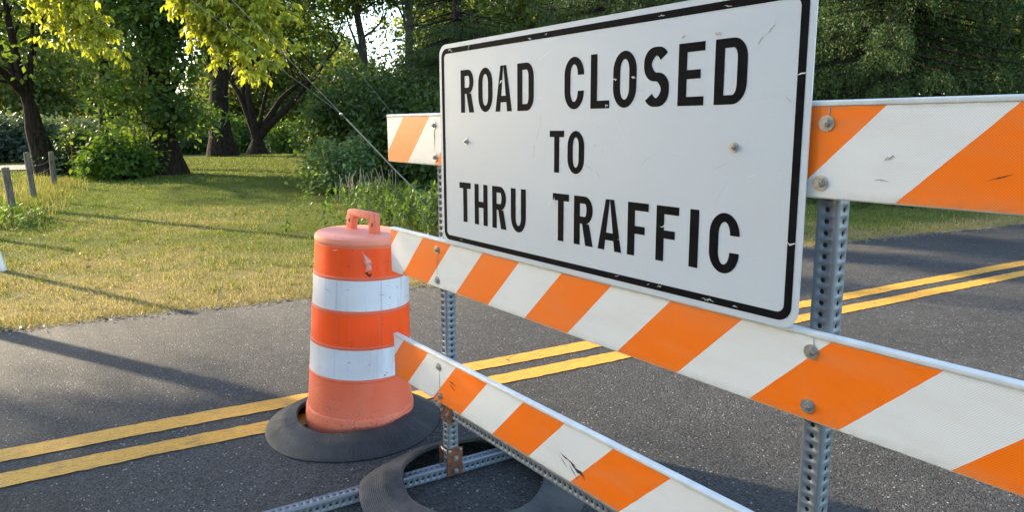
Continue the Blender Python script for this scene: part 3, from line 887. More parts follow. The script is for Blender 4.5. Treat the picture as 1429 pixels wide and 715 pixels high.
for z0, z1, r0, r1, mt, lb in ((0.2925, 0.4405, 0.2440, 0.2400, 'band_w', 'lower white reflective band'), (0.4525, 0.6065, 0.2375, 0.2330, 'band_o', 'lower orange reflective band'),
                               (0.6185, 0.7665, 0.2305, 0.2260, 'band_w', 'upper white reflective band'), (0.7785, 0.917, 0.2235, 0.2187, 'band_o', 'torn upper orange reflective band')):
    z0 += 0.003; z1 -= 0.003; zs = np.linspace(z0, z1, 7)
    pr = [(r0 + (r1 - r0) * (z - z0) / (z1 - z0) + 0.0014, z) for z in zs]
    V, F = lathe(pr, 72)
    rr = np.hypot(V[:, 0], V[:, 1]); an = np.arctan2(V[:, 1], V[:, 0])
    wob = 1 + 0.0016 * np.sin(an * 9 + z0 * 40) * np.sin(V[:, 2] * 45) 
    V[:, 0] *= wob; V[:, 1] *= wob
    o = mobj('reflective_band', mesh_np('band', V, F, M[mt], True), drum); o['label'] = lb
# handle: a squared loop with two uprights, their slots drawn as dark discs
U = [(-0.094, -0.006), (-0.088, 0.070), (-0.082, 0.080), (-0.070, 0.085), (0.070, 0.085), (0.082, 0.080), (0.088, 0.070), (0.094, -0.006),
     (0.050, -0.006), (0.047, 0.046), (0.040, 0.053), (-0.040, 0.053), (-0.047, 0.046), (-0.050, -0.006)]
bm = bmesh.new()
f = bm.faces.new([bm.verts.new((p[0], -0.017, p[1])) for p in U])
ex = bmesh.ops.extrude_face_region(bm, geom=[f])
bmesh.ops.translate(bm, vec=(0, 0.034, 0), verts=[v for v in ex['geom'] if isinstance(v, bmesh.types.BMVert)])
bmesh.ops.bevel(bm, geom=list(bm.edges), offset=0.003, segments=2, profile=0.5, affect='EDGES')
hd = from_bm('handle', bm, M['drum'], drum, loc=(0.01, 0.0, 0.968), angle=R(40))
for sx in (-0.072, 0.072):
    bm = bmesh.new()
    bmesh.ops.create_cone(bm, cap_ends=True, segments=10, radius1=0.0062, radius2=0.0062, depth=0.002, matrix=Matrix.Translation((sx, -0.0168, 0.034)) @ Matrix.Rotation(math.pi / 2, 4, 'X') @ Matrix.Diagonal((0.7, 1.5, 1, 1)))
    from_bm('slot_shade_disc', bm, M['dark_scuff_and_slot'], hd)  # uncut upright: slot shade painted as a dark disc
hd.rotation_euler = (0, 0, R(11)); hd.scale = (1.28, 0.85, 1.1)
# torn flap of sheeting on the upper band, facing the camera side
def on_drum(ang, z, off=0.0):
    r = np.interp(z, [0.78, 0.914], [0.2230, 0.2187]) + 0.0024 + off
    return (r * math.cos(ang), r * math.sin(ang), z)
flap = [(0.0, 0.906), (0.03, 0.892), (0.09, 0.878), (0.17, 0.862), (0.195, 0.85), (0.185, 0.832), (0.20, 0.818), (0.14, 0.812), (0.07, 0.808), (0.10, 0.83), (0.055, 0.85), (0.03, 0.872)]
bm = bmesh.new()
vs = [bm.verts.new(on_drum(-0.43 + a, z, 0.0022 * math.sin(k * 2.1) + 0.0022)) for k, (a, z) in enumerate(flap)]
cv = bm.verts.new(on_drum(-0.43 + 0.10, 0.848, 0.007))
for k in range(len(vs)): bm.faces.new((vs[k], vs[(k + 1) % len(vs)], cv))
from_bm('torn_flap', bm, M['tear'], drum)
for k, pts in enumerate(([(0.05, 0.804), (0.12, 0.806), (0.10, 0.797), (0.16, 0.79), (0.20, 0.80), (0.17, 0.782), (0.12, 0.788)], [(-0.62, 0.902), (-0.56, 0.905), (-0.48, 0.907), (-0.55, 0.8995), (-0.61, 0.8975)])):
    bm = bmesh.new(); c = np.mean(pts, 0)
    vs = [bm.verts.new(on_drum(-0.43 + a, z, 0.001)) for a, z in pts]; cv = bm.verts.new(on_drum(-0.43 + c[0], c[1], 0.001))
    for q in range(len(vs)): bm.faces.new((vs[q], vs[(q + 1) % len(vs)], cv))
    from_bm('tear', bm, M['dark_scuff_and_slot'] if k == 0 else M['tear'], drum)

for z0_, z1_, r0_, r1_ in ((0.297, 0.436, 0.2440, 0.2400), (0.457, 0.602, 0.2375, 0.2330), (0.623, 0.762, 0.2305, 0.2260), (0.783, 0.912, 0.2235, 0.2187)):
    for a0_, w_ in ((-0.22 + 0.3 * z0_, 0.0035), (-0.95, 0.0025)):
        bm = bmesh.new(); pr_ = []
        for q in range(6):
            t_ = q / 5; zz_ = z0_ + (z1_ - z0_) * t_; rr_ = r0_ + (r1_ - r0_) * t_ + 0.0019; aa_ = a0_ + 0.004 * math.sin(q * 2.3 + z0_ * 9)
            pr_.append((bm.verts.new((rr_ * math.cos(aa_), rr_ * math.sin(aa_), zz_)), bm.verts.new((rr_ * math.cos(aa_ + w_), rr_ * math.sin(aa_ + w_), zz_))))
        for q in range(5): bm.faces.new((pr_[q][0], pr_[q][1], pr_[q + 1][1], pr_[q + 1][0]))
        from_bm('seam', bm, M['seam'], drum)
_r = np.random.default_rng(12)
for q in range(16):
    zz_ = _r.uniform(0.14, 0.90); aa_ = _r.uniform(-1.3, 0.7); L_ = _r.uniform(0.012, 0.05); dz_ = _r.uniform(-0.5, 0.5)
    rad_ = np.interp(zz_, [0.11, 0.28, 0.60, 0.917], [0.2538, 0.2466, 0.2335, 0.219]) + 0.0030
    P_ = sliver(0, 0, L_, _r.uniform(0.0006, 0.0016), dz_, 500 + q)
    bm = bmesh.new()
    vs = [bm.verts.new((rad_ * math.cos(aa_ + p[0] / rad_), rad_ * math.sin(aa_ + p[0] / rad_), zz_ + p[1])) for p in P_]
    bm.faces.new(vs); from_bm('rub_mark', bm, M['dark_scuff_and_slot'] if q % 3 else M['seam'], drum)

# ------------------------------------------------------------------ tyre rings used as ballast
def tyre_ring(name, loc, Ro, Ri, height, mat, lift=None, label='', cat='tyre', seed=0, sag=0.0):
    r = np.random.default_rng(seed)
    prof = [(Ro - 0.03, 0.000), (Ro, 0.000), (Ro + 0.003, 0.005), (Ro - 0.001, 0.009)]
    for t in np.linspace(0.06, 1, 9):
        prof.append((Ro + (Ri - Ro) * t, 0.009 + (height - 0.009) * (1 - (1 - t) ** 1.35)))
    prof[8] = (prof[8][0], prof[8][1] + 0.0035); prof[9] = (prof[9][0], prof[9][1] + 0.0035)
    prof += [(Ri - 0.008, height + 0.002), (Ri - 0.014, height - 0.008), (Ri - 0.012, height - 0.022), (Ri + 0.004, height - 0.026)]
    for t in np.linspace(0.8, 0.1, 5):
        prof.append((Ro - 0.01 + (Ri - Ro) * t, max(0.002, 0.003 + (height - 0.026) * (1 - (1 - t) ** 1.35))))
    V, F = lathe(prof, 160, closed=True)
    an = np.arctan2(V[:, 1], V[:, 0]); rr = np.hypot(V[:, 0], V[:, 1])
    k = (rr - Ri) / (Ro - Ri)
    V[:, 2] += np.where(V[:, 2] > 0.012, 1, 0) * 0.005 * (np.sin(an * 3 + seed) + 0.6 * np.sin(an * 7 + 2 * seed)) * np.clip(1 - k, 0, 1)
    s = 1 + 0.012 * np.sin(an * 2 + seed) + 0.006 * np.sin(an * 5 + 1)
    V[:, 0] *= s; V[:, 1] *= s
    if lift is not None: V[:, 2] += lift(V[:, 0], V[:, 1], an)
    me = mesh_np(name, V, F, mat, True); me.set_sharp_from_angle(angle=R(32))
    o = mobj(name, me, None, loc)
    return tag(o, label, cat)
tyre_ring('tyre_ring', (-0.338, -0.062, 0.0), 0.425, 0.285, 0.068, M['rubber_w'], label='cracked black tyre sidewall lying round the foot of the drum', seed=2)
def lift2(x, y, an):
    # drapes over the barricade leg, which crosses the ring left of its middle
    d = np.abs((x + 0.165) * math.cos(0.115) - y * math.sin(0.115))
    return 0.052 * np.exp(-(d / 0.16) ** 2) * (np.hypot(x, y) > 0.2)
tyre_ring('tyre_ring', (0.575, 0.045, 0.0), 0.445, 0.292, 0.062, M['rubber'], lift=lift2, label='dusty grey tyre sidewall draped over the foot of the barricade', seed=5)

# ------------------------------------------------------------------ foliage builders
def leaf_quads(P, D, N, L, W):
    """folded rhombus leaves: base point P, direction D, normal-ish N"""
    S = np.cross(D, N); S /= np.linalg.norm(S, axis=1, keepdims=True) + 1e-9
    N2 = np.cross(S, D)
    L = L[:, None]; W = W[:, None]
    a = P; b = P + D * L * 0.45 + S * W / 2 + N2 * W * 0.12; c = P + D * L; d = P + D * L * 0.45 - S * W / 2 + N2 * W * 0.12
    V = np.stack([a, b, c, d], 1).reshape(-1, 3)
    return V, np.arange(len(V)).reshape(-1, 4)

def unit(a): return a / (np.linalg.norm(a, axis=-1, keepdims=True) + 1e-9)

def crown_mesh(name, blobs, n_clump, per, leaf, mat, seed, droop=0.35, spread=0.42, shell=0.55, aspect=0.62):
    """blobs: (cx,cy,cz,rx,ry,rz); returns mesh and clump centres"""
    r = np.random.default_rng(seed)
    B = np.array(blobs, float); vol = B[:, 3] * B[:, 4] * B[:, 5]
    idx = r.choice(len(B), n_clump, p=vol / vol.sum())
    u = unit(r.normal(size=(n_clump, 3))); rad = (shell + (1 - shell) * r.random(n_clump)) * r.uniform(0.75, 1.05, n_clump)
    C = B[idx, :3] + u * rad[:, None] * B[idx, 3:]
    cs = spread * r.uniform(0.6, 1.4, n_clump)
    n = n_clump * per
    ci = np.repeat(np.arange(n_clump), per)
    off = r.normal(size=(n, 3)) * np.array([1, 1, 0.62]) * cs[ci][:, None] * 0.62
    P = C[ci] + off
    D = unit(unit(off + 1e-6) * 0.7 + r.normal(size=(n, 3)) * 0.55 + np.array([0, 0, -droop]))
    N = unit(r.normal(size=(n, 3)) * 0.7 + np.array([0, 0, 1.0]))
    Lf = leaf * r.uniform(0.65, 1.3, n)
    V, F = leaf_quads(P, D, N, Lf, Lf * aspect)
    rnd = np.clip(r.beta(2, 2, n) + r.normal(0, 0.18, n_clump)[ci], 0, 1)
    return mesh_np(name, V, F, mat, attrs={'rnd': ('FACE', 'FLOAT', rnd)}), C

def limb(acc, a, b, r0, r1, seed, n=7, bow=0.12, sides=7):
    r = np.random.default_rng(seed)
    a = np.array(a, float); b = np.array(b, float); L = np.linalg.norm(b - a)
    t = np.linspace(0, 1, n)[:, None]
    mid = r.normal(size=3) * bow * L; mid[2] += 0.10 * L
    P = a + (b - a) * t + mid * (np.sin(np.pi * t)) + np.cumsum(r.normal(size=(n, 3)) * 0.018 * L, 0) * t
    V, F = tube_path(P, r0 + (r1 - r0) * t[:, 0] ** 0.8, sides)
    acc.add(V, F); return P

def deciduous(base, H, tr, blobs, n_clump, per, leaf, mat, bark, seed, label, cat='tree', group=None, lean=(0, 0), name='tree', limbs=14, stems=1, trunk_top=None, spread=0.42, sides=12, droop=0.35, shell=0.55, aspect=0.62, forks=()):
    z0 = float(ground_h(base[0], base[1]))
    root = empty(name, (base[0], base[1], z0), label, cat, group)
    cme, C = crown_mesh('crown', blobs, n_clump, per, leaf, mat, seed, droop=droop, spread=spread, shell=shell, aspect=aspect)
    r = np.random.default_rng(seed + 1)
    acc = Acc()
    tops = []
    for s in range(stems):
        tt = (trunk_top or H * 0.7)
        ang = 2 * np.pi * s / max(1, stems) + r.uniform(0, 1)
        sp = 0 if stems == 1 else H * 0.16
        n = 10; t = np.linspace(0, 1, n)
        P = np.stack([lean[0] * t + math.cos(ang) * (sp * t ** 0.8 + (0.5 * tr if stems > 1 else 0)), lean[1] * t + math.sin(ang) * (sp * t ** 0.8 + (0.5 * tr if stems > 1 else 0)), -0.15 + (tt + 0.15) * t], -1)
        P[1:, :2] += np.cumsum(r.normal(0, 0.02 * tt / n * 4, (n - 1, 2)), 0)
        rad = tr * (1 - 0.72 * t) * (1.0 + 0.55 * np.exp(-t * 16)) * (1 if stems == 1 else 0.7)
        acc.add(*tube_path(P, rad, sides)); tops.append((P, rad))
    for q, fk in enumerate(forks):
        P0, rad0 = tops[0]
        Pf = limb(acc, P0[-2], fk, rad0[-2] * 0.95, rad0[-1] * 0.22, seed * 17 + q, 8, 0.05, 9)
        tops.append((np.concatenate([P0[-3:-2], Pf]), np.linspace(rad0[-2], rad0[-1] * .5, len(Pf) + 1)))
    pick = r.choice(len(C), min(limbs, len(C)), replace=False)
    for q in pick:
        P, rad = tops[r.integers(len(tops))]
        zt = C[q][2]
        cand = np.where(P[:, 2] < max(zt - 0.1 * H * 0.3, P[3, 2]))[0]
        k = int(np.clip(cand[-1] - r.integers(0, 3), 2, len(P) - 1)) if len(cand) else 3
        limb(acc, P[k], C[q], max(0.012, rad[k] * 0.42), 0.008, int(seed * 31 + q))
    mobj('trunk', acc.mesh('trunk', bark), root)
    mobj('crown', cme, root)
    return root

def copy_tree(src, base, rotz, scale, label=None):
    o = src.copy(); COL.objects.link(o)
    o.location = (base[0], base[1], float(ground_h(base[0], base[1]))); o.rotation_euler = (0, 0, rotz); o.scale = (scale, scale, scale)
    if label: o['label'] = label
    for ch in src.children:
        c = ch.copy(); COL.objects.link(c); c.parent = o
    return o

# --- the leafy trees of the garden -----------------------------------------------------------------
# dark old tree by the fence, forking low
acc_base = (-22.4, -0.05)
deciduous(acc_base, 9, 0.42, [(-2.0, -0.5, 5.4, 2.3, 1.9, 1.6), (0.3, 1.3, 5.2, 2.4, 1.9, 1.5), (1.3, -1.3, 3.2, 1.5, 1.5, 0.5), (-1.0, 0.9, 7.6, 2.5, 2.5, 1.6), (-2.2, -2.0, 4.2, 1.3, 1.3, 0.8)], 140, 80, 0.17, M['leaf'], M['bark'], 21,
          'leaning dark-barked tree with forked trunk standing at the fence', lean=(-0.3, -0.55), limbs=34, trunk_top=2.7, spread=0.62, forks=((-0.9, -1.7, 4.6), (0.0, 0.3, 4.9), (-0.3, -0.6, 6.2), (0.9, -1.9, 3.9)))
# straight trunk further back
deciduous((-25.9, 1.95), 11, 0.30, [(0, 0, 7.8, 3, 3, 2.6), (0.5, 0.6, 4.6, 1.6, 1.6, 0.9)], 90, 70, 0.17, M['leaf'], M['bark'], 22,
          'straight slender tree between the forked fence tree and the ivy-leaved tree', limbs=16, spread=0.6)
# big leafy tree with foliage right down its trunk
deciduous((-20.1, 2.75), 11, 0.46, [(0.4, -0.4, 2.9, 1.3, 1.9, 1.25), (0.3, 0.0, 4.6, 1.9, 2.4, 1.6), (0.1, 0.3, 6.8, 2.8, 3.0, 1.8), (0.6, 0.5, 1.75, 0.9, 1.1, 0.7), (0.5, -1.0, 1.5, 0.8, 0.8, 0.5)], 340, 75, 0.175, M['leaf_t'], M['bark'], 23,
          'thick-trunked tree clothed in green leaves almost to the lawn', limbs=26, spread=0.45, shell=0.35)
# fat trunk and forked tree at the back of the lawn
deciduous((-30.0, 6.9), 13, 0.50, [(0, 0, 9, 4, 4, 3), (1.5, -1.5, 5.6, 2.0, 2.0, 1.0)], 120, 70, 0.22, M['leaf'], M['bark'], 24,
          'stout dark trunk at the back of the lawn', limbs=18, spread=0.8)
deciduous((-31.6, 8.9), 12, 0.64, [(0.5, 1.5, 7.7, 4.5, 4.5, 2.4), (2.0, 2.2, 5.6, 2.0, 2.0, 0.8)], 150, 75, 0.22, M['leaf'], M['bark'], 25,
          'tree forking low into wide-spreading stems behind the lawn', limbs=24, trunk_top=0.9, spread=0.75, forks=((-0.75, -1.0, 3.9), (1.6, 2.2, 3.8), (0.5, 0.7, 4.8), (-0.3, -0.45, 5.4), (2.3, 3.1, 5.6)))
deciduous((-28.6, 13.2), 15, 0.30, [(0, 0, 8.4, 3.2, 3.2, 2.0), (0.3, 0.9, 6.0, 1.6, 1.6, 0.8), (-0.5, -1.2, 10.5, 3.5, 3.5, 2.5)], 160, 75, 0.2, M['leaf'], M['bark_g'], 26,
          'tall tree with a bare lower trunk against the sky gap', limbs=22, trunk_top=10, spread=0.75)
deciduous((-25.2, 13.9), 15, 0.27, [(0, 0.4, 8.8, 2.6, 2.6, 2.6), (0.8, 1.3, 5.2, 1.0, 1.0, 0.7)], 120, 75, 0.19, M['leaf_d'], M['bark_g'], 27,
          'tall slim tree rising behind the dark shrubbery', limbs=16, trunk_top=10, spread=0.7)

# --- shrubs -----------------------------------------------------------------------------------------
def shrub(base, rx, ry, h, n_clump, per, leaf, mat, seed, label, name='shrub', group=None, spread=0.3, cat='shrub', stems=7, **kw):
    z0 = float(ground_h(base[0], base[1]))
    root = empty(name, (base[0], base[1], z0), label, cat, group)
    cme, C = crown_mesh('foliage', [(0, 0, h * 0.52, rx, ry, h * 0.5), (rx * 0.25, -ry * 0.2, h * 0.3, rx * 0.95, ry * 0.95, h * 0.3)], n_clump, per, leaf, mat, seed, spread=spread, shell=0.45, **kw)
    r = np.random.default_rng(seed); acc = Acc()
    for q in r.choice(len(C), min(stems, len(C)), replace=False):
        limb(acc, (r.normal(0, .06), r.normal(0, .06), -0.05), C[q], 0.025 * h ** .5, 0.005, seed * 7 + int(q), 6, sides=5)
    mobj('stem', acc.mesh('stem', M['bark']), root); mobj('foliage', cme, root)
    return root
shrub((-19.2, 1.35), 0.95, 0.95, 1.15, 90, 60, 0.15, M['leaf_b'], 31, 'bright green low bush beside the leafy thick-trunked tree')
shrub((-22.6, 0.75), 0.7, 0.8, 1.45, 55, 60, 0.13, M['leaf_d'], 32, 'small dark bush behind the fence end')
shrub((-21.3, 1.9), 0.7, 0.7, 1.6, 50, 60, 0.13, M['leaf'], 30, 'mid green bush tucked left of the thick leafy trunk')
DS = 'evergreen shrubs along the back of the lawn'
for k, (bx, by, rx, h, lb) in enumerate(((-17.6, 7.5, 1.35, 2.9, 'dark evergreen shrub nearest the forked tree'), (-16.3, 7.4, 1.9, 3.7, 'tall dark evergreen shrub behind the cut-stemmed bush'),
                                        (-14.0, 7.4, 1.7, 3.0, 'dark evergreen shrub behind the guy wires'), (-12.4, 7.6, 1.5, 2.5, 'low dark evergreen shrub behind the top rail end'), (-10.9, 7.2, 1.1, 2.0, 'small dark evergreen shrub behind the sign'))):
    shrub((bx, by), rx, rx * 0.9, h, int(120 * rx / 1.5), 75, 0.14, M['leaf_d'], 33 + k, lb, group=DS, spread=0.4)
shrub((-11.6, 4.75), 0.62, 0.72, 1.2, 80, 75, 0.11, M['leaf_s'], 41, 'grey-green bush with pale bare stems on the lawn', spread=0.25)
# pale cut stems in front of that bush
acc = Acc(); r = np.random.default_rng(5)
for k in range(46):
    x, y = -10.40 + r.normal(0, .10), 4.75 + r.normal(0, .30)
    limb(acc, (x, y, -0.05), (x + r.normal(0, .07), y + r.normal(0, .07), r.uniform(0.3, 0.62)), 0.011, 0.006, 700 + k, 4, 0.03, 4)
stubs = mobj('cut_stems', acc.mesh('cut_stems', M['reed']))
tag(stubs, 'dense stand of pale dry stems at the foot of the grey-green bush', 'dry stems', kind='stuff')

# --- weeds round the guy anchor ---------------------------------------------------------------------
n = 2600; r = np.random.default_rng(8)
def weed_patch(name, cx, cy, sx, sy, nst, hmax, seed, label, mat):
    r = np.random.default_rng(seed)
    acc = Acc(); LP, LD, LN, LL = [], [], [], []
    for k in range(nst):
        x, y = cx + r.normal(0, sx), cy + r.normal(0, sy)
        fall = math.exp(-((x - cx) / (1.6 * sx)) ** 2 * .5 - ((y - cy) / (1.6 * sy)) ** 2 * .5)
        h = hmax * r.uniform(0.45, 1.0) * (0.5 + 0.5 * fall); z = float(ground_h(x, y))
        tip = (x + r.normal(0, .22 * h), y + r.normal(0, .22 * h), z + h)
        P = limb(acc, (x, y, z - 0.03), tip, 0.005, 0.002, seed * 100 + k, 5, 0.08, 3)
        m = int(9 + 26 * h)
        t = r.uniform(0.15, 1.0, m); i = np.clip((t * 4).astype(int), 0, 3)
        q = P[i] + (P[i + 1] - P[i]) * (t * 4 - i)[:, None]
        LP.append(q); LD.append(unit(r.normal(size=(m, 3)) + np.array([0, 0, 0.1]))); LN.append(unit(r.normal(size=(m, 3)) * .5 + np.array([0, 0, 1])))
        LL.append(r.uniform(0.05, 0.13, m))
    LP, LD, LN, LL = map(np.concatenate, (LP, LD, LN, LL))
    V, F = leaf_quads(LP, LD, LN, LL, LL * 0.30)
    root = empty(name, (0, 0, 0), label, 'weeds')
    mobj('stems', acc.mesh('stems', M['reed'], False), root)
    o = mobj('leaves', mesh_np('leaves', V, F, mat, attrs={'rnd': ('FACE', 'FLOAT', r.random(len(F)))}), root)
    root['kind'] = 'stuff'
    return root
weed_patch('weed_clump', -5.9, 3.75, 0.62, 0.62, 230, 0.66, 51, 'tangled tall weeds round the guy wire anchor by the road', M['leaf_b'])
weed_patch('weed_clump', -8.6, 4.3, 0.7, 0.5, 150, 0.55, 52, 'lower tangle of weeds behind the drum on the lawn', M['leaf_b'])
weed_patch('weed_clump', -10.3, -1.2, 0.6, 0.18, 60, 0.30, 53, 'weeds growing along the foot of the fence', M['leaf_b'])

# --- spruces ----------------------------------------------------------------------------------------
def spruce_meshes(H, Rb, seed, dens=1.0):
    r = np.random.default_rng(seed)
    acc = Acc()
    t = np.linspace(0, 1, 10)
    acc.add(*tube_path(np.stack([0 * t, 0 * t, -0.1 + H * t], -1), 0.24 * (1 - t) + 0.02, 9))
    SP, SD, SN, SL = [], [], [], []
    z = 0.35
    while z < H * 0.93:
        low = z < 5.2
        nb = r.integers(8, 12) if low else 6
        Lb = Rb * (1 - (z / H)) ** 0.75
        for k in range(nb):
            az = r.uniform(0, 2 * np.pi); L = Lb * r.uniform(0.75, 1.12)
            o = np.array([math.cos(az), math.sin(az), 0.0])
            s = np.linspace(0, 1, 9)
            dz = -0.30 * L * s ** 1.3 + 0.14 * L * np.clip(s - 0.65, 0, 1) ** 1.2 * 2
            P = np.array([0, 0, z]) + o * (L * s)[:, None] + np.stack([0 * s, 0 * s, dz], -1)
            P[:, :2] += np.cumsum(r.normal(0, 0.02, (9, 2)), 0)
            acc.add(*tube_path(P, 0.030 * (1 - s) + 0.006, 5))
            m = int((88 if low else 26) * L / 2.5 * dens)
            tt = r.beta(1.7, 1.0, m); i = np.clip((tt * 8).astype(int), 0, 7)
            q = P[i] + (P[i + 1] - P[i]) * (tt * 8 - i)[:, None]
            side = np.array([-o[1], o[0], 0]); sg = r.choice([-1, 1], m)[:, None]
            # hanging twigs, each a little chain of sprays
            reach = r.uniform(0.05, 0.42, m)[:, None] * (1.1 - tt[:, None] * .5)
            q2 = q + side * sg * reach * 0.9 + o * reach * 0.35 + np.array([0, 0, -1]) * reach * 0.5
            dir_ = unit(side * sg * 0.30 + o * 0.30 + np.array([0, 0, -1.2]) + r.normal(size=(m, 3)) * 0.22)
            for hop in range(9 if low else 1):
                SP.append(q2 + r.normal(size=(m, 3)) * 0.016); SD.append(unit(dir_ + r.normal(size=(m, 3)) * 0.75))
                SN.append(unit(r.normal(size=(m, 3)))); SL.append(r.uniform(0.035, 0.085, m) * (1 if low else 3.2))
                q2 = q2 + dir_ * 0.045
        z += r.uniform(0.16, 0.26) if low else 0.42
    SP, SD, SN, SL = map(np.concatenate, (SP, SD, SN, SL))
    V, F = leaf_quads(SP, SD, SN, SL, np.clip(SL * 0.36, 0.014, 0.06))
    cm = mesh_np('crown', V, F, M['needle'], attrs={'rnd': ('FACE', 'FLOAT', np.clip(r.beta(1.6, 2.2, len(F)), 0, 1))})
    return acc.mesh('trunk', M['bark']), cm
SPR = [spruce_meshes(13, 3.1, 61), spruce_meshes(12, 2.7, 62)]
SG = 'spruces behind the barricade'
for k, (x, y, mi, rot, sc, lb) in enumerate(((-3.9, 13.3, 0, 0.3, 1.0, 'large dark spruce filling the space above the right end of the top rail'), (-7.6, 14.6, 1, 1.9, 1.05, 'spruce behind the right-hand half of the sign'),
                                            (-9.6, 10.9, 1, 4.0, 0.95, 'spruce with sunlit drooping tips above the middle of the sign'), (-13.8, 9.2, 0, 2.5, 0.85, 'spruce rising behind the left edge of the sign'),
                                            (-0.9, 18.5, 1, 5.0, 1.1, 'farther spruce beyond the large dark one'))):
    root = empty('spruce_tree', (x, y, float(ground_h(x, y))), lb, 'tree', SG)
    root.rotation_euler = (0, 0, rot); root.scale = (sc, sc, sc)
    mobj('trunk', SPR[mi][0], root); mobj('crown', SPR[mi][1], root)

# --- the yellow-green tree whose branches hang into view from the left --------------------------------
def hanging_branch(acc, LP, LD, LN, LL, pts, seed, n_leaf, drop):
    r = np.random.default_rng(seed)
    pts = np.array(pts, float); t = np.linspace(0, 1, len(pts)); tt = np.linspace(0, 1, 12)
    P = np.stack([np.interp(tt, t, pts[:, k]) for k in range(3)], -1) + np.cumsum(r.normal(0, 0.012, (12, 3)), 0)
    acc.add(*tube_path(P, 0.045 * (1 - tt) + 0.008, 6))
    for k in range(n_leaf):
        s = r.beta(1.5, 1.0); i = min(int(s * 11), 10); a = P[i] + (P[i + 1] - P[i]) * (s * 11 - i)
        d = unit(r.normal(size=3) * np.array([1, 1, 0.35]) + np.array([0, 0, -0.5]))
        L = r.uniform(0.08, drop); b = a + d * L
        acc.add(*tube_path(np.stack([a, (a + b) / 2 + [0, 0, 0.02], b]), [0.006, 0.005, 0.003], 3))
        for _ in range(4):
            c = a + (b - a) * r.uniform(0.3, 1.0)
            m = 5                                               # compound leaf: five drooping leaflets
            ax = unit(r.normal(size=3) * np.array([1, 1, 0.3]) + np.array([0, 0, -0.7])); sd = unit(np.cross(ax, r.normal(size=3)))
            for q in range(m):
                u = (q // 2 + 1) / 3; sg = (-1) ** q
                p = c + ax * 0.18 * u; dd = ax * (1.0 if q == 4 else 0.55) + sd * (0 if q == 4 else sg * 0.7) + np.array([0, 0, -0.75])
                LP.append(p); LD.append(unit(dd + r.normal(size=3) * 0.2)); LN.append(unit(r.normal(size=3) * 0.8 + [0, 0, 0.6])); LL.append(r.uniform(0.09, 0.175))
YB = (-17.6, -3.6)
yz = float(ground_h(*YB))
yt = empty('boxelder_tree', (YB[0], YB[1], yz), 'sunlit yellow-green tree whose leafy boughs hang over the lawn edge', 'tree')
acc = Acc(); LP, LD, LN, LL = [], [], [], []
t = np.linspace(0, 1, 9)
trunkP = np.stack([0.6 * t, 0.4 * t, -0.1 + 8.2 * t], -1)
acc.add(*tube_path(trunkP, 0.14 * (1 - 0.7 * t), 10))
def rel(p): return (p[0] - YB[0], p[1] - YB[1], p[2] - yz)
T0 = (-17.1, -3.3, 7.6)
BR = []
for ex, ey, ez in ((-14.6, -0.14, 3.6), (-14.0, 0.5, 3.05), (-13.7, 0.8, 2.95), (-12.55, 2.55, 3.5), (-11.85, 3.3, 3.0), (-13.05, 2.1, 3.95), (-12.0, 2.95, 2.95), (-12.05, 3.15, 3.6), (-12.4, 2.65, 3.1), (-11.55, 3.62, 3.1), (-12.7, 2.3, 3.4), (-14.2, 0.3, 3.5), (-11.75, 3.35, 2.7), (-12.25, 2.8, 2.75), (-11.6, 3.5, 3.7)):
    e = np.array((ex, ey, ez)); t0 = np.array(T0); h = t0[:2] + (e[:2] - t0[:2]) * 0.45
    k2 = t0[:2] + (e[:2] - t0[:2]) * 0.86
    BR.append([T0, (h[0], h[1], 7.4), (k2[0], k2[1], ez + 1.75), (ex, ey, ez)])
BR += [[T0, (-15.6, -2.9, 5.6), (-15.2, -2.0, 4.4)], [T0, (-15.2, -4.4, 8.4), (-13.4, -4.8, 7.6)], [T0, (-18.4, -2.6, 8.4), (-19.4, -2.0, 7.6)]]
for k, b in enumerate(BR):
    hanging_branch(acc, LP, LD, LN, LL, [rel(p) for p in b], 200 + k, 84 if k < 15 else 30, 0.62)
LP, LD, LN, LL = np.array(LP), np.array(LD), np.array(LN), np.array(LL)
V, F = leaf_quads(LP, LD, LN, LL, LL * 0.50)
mobj('trunk', acc.mesh('trunk', M['bark_g']), yt)
mobj('crown', mesh_np('crown', V, F, M['leaf_y'], attrs={'rnd': ('FACE', 'FLOAT', np.random.default_rng(3).random(len(F)))}), yt)

# --- the tree up the road that shades the barricade ----------------------------------------------------
deciduous((-11.66, -8.07), 10, 0.33, [(-0.62, 1.30, 5.0, 1.05, 1.05, 0.85), (-0.55, 1.20, 6.4, 1.35, 1.15, 1.25), (0.15, -0.35, 6.0, 2.4, 2.2, 1.9), (-0.2, 0.5, 8.0, 2.0, 2.0, 1.4)], 420, 80, 0.20, M['leaf'], M['bark'], 71,
          'broad roadside maple up the verge that throws the foreground shade', limbs=30, trunk_top=6.5, spread=0.45, shell=0.2)

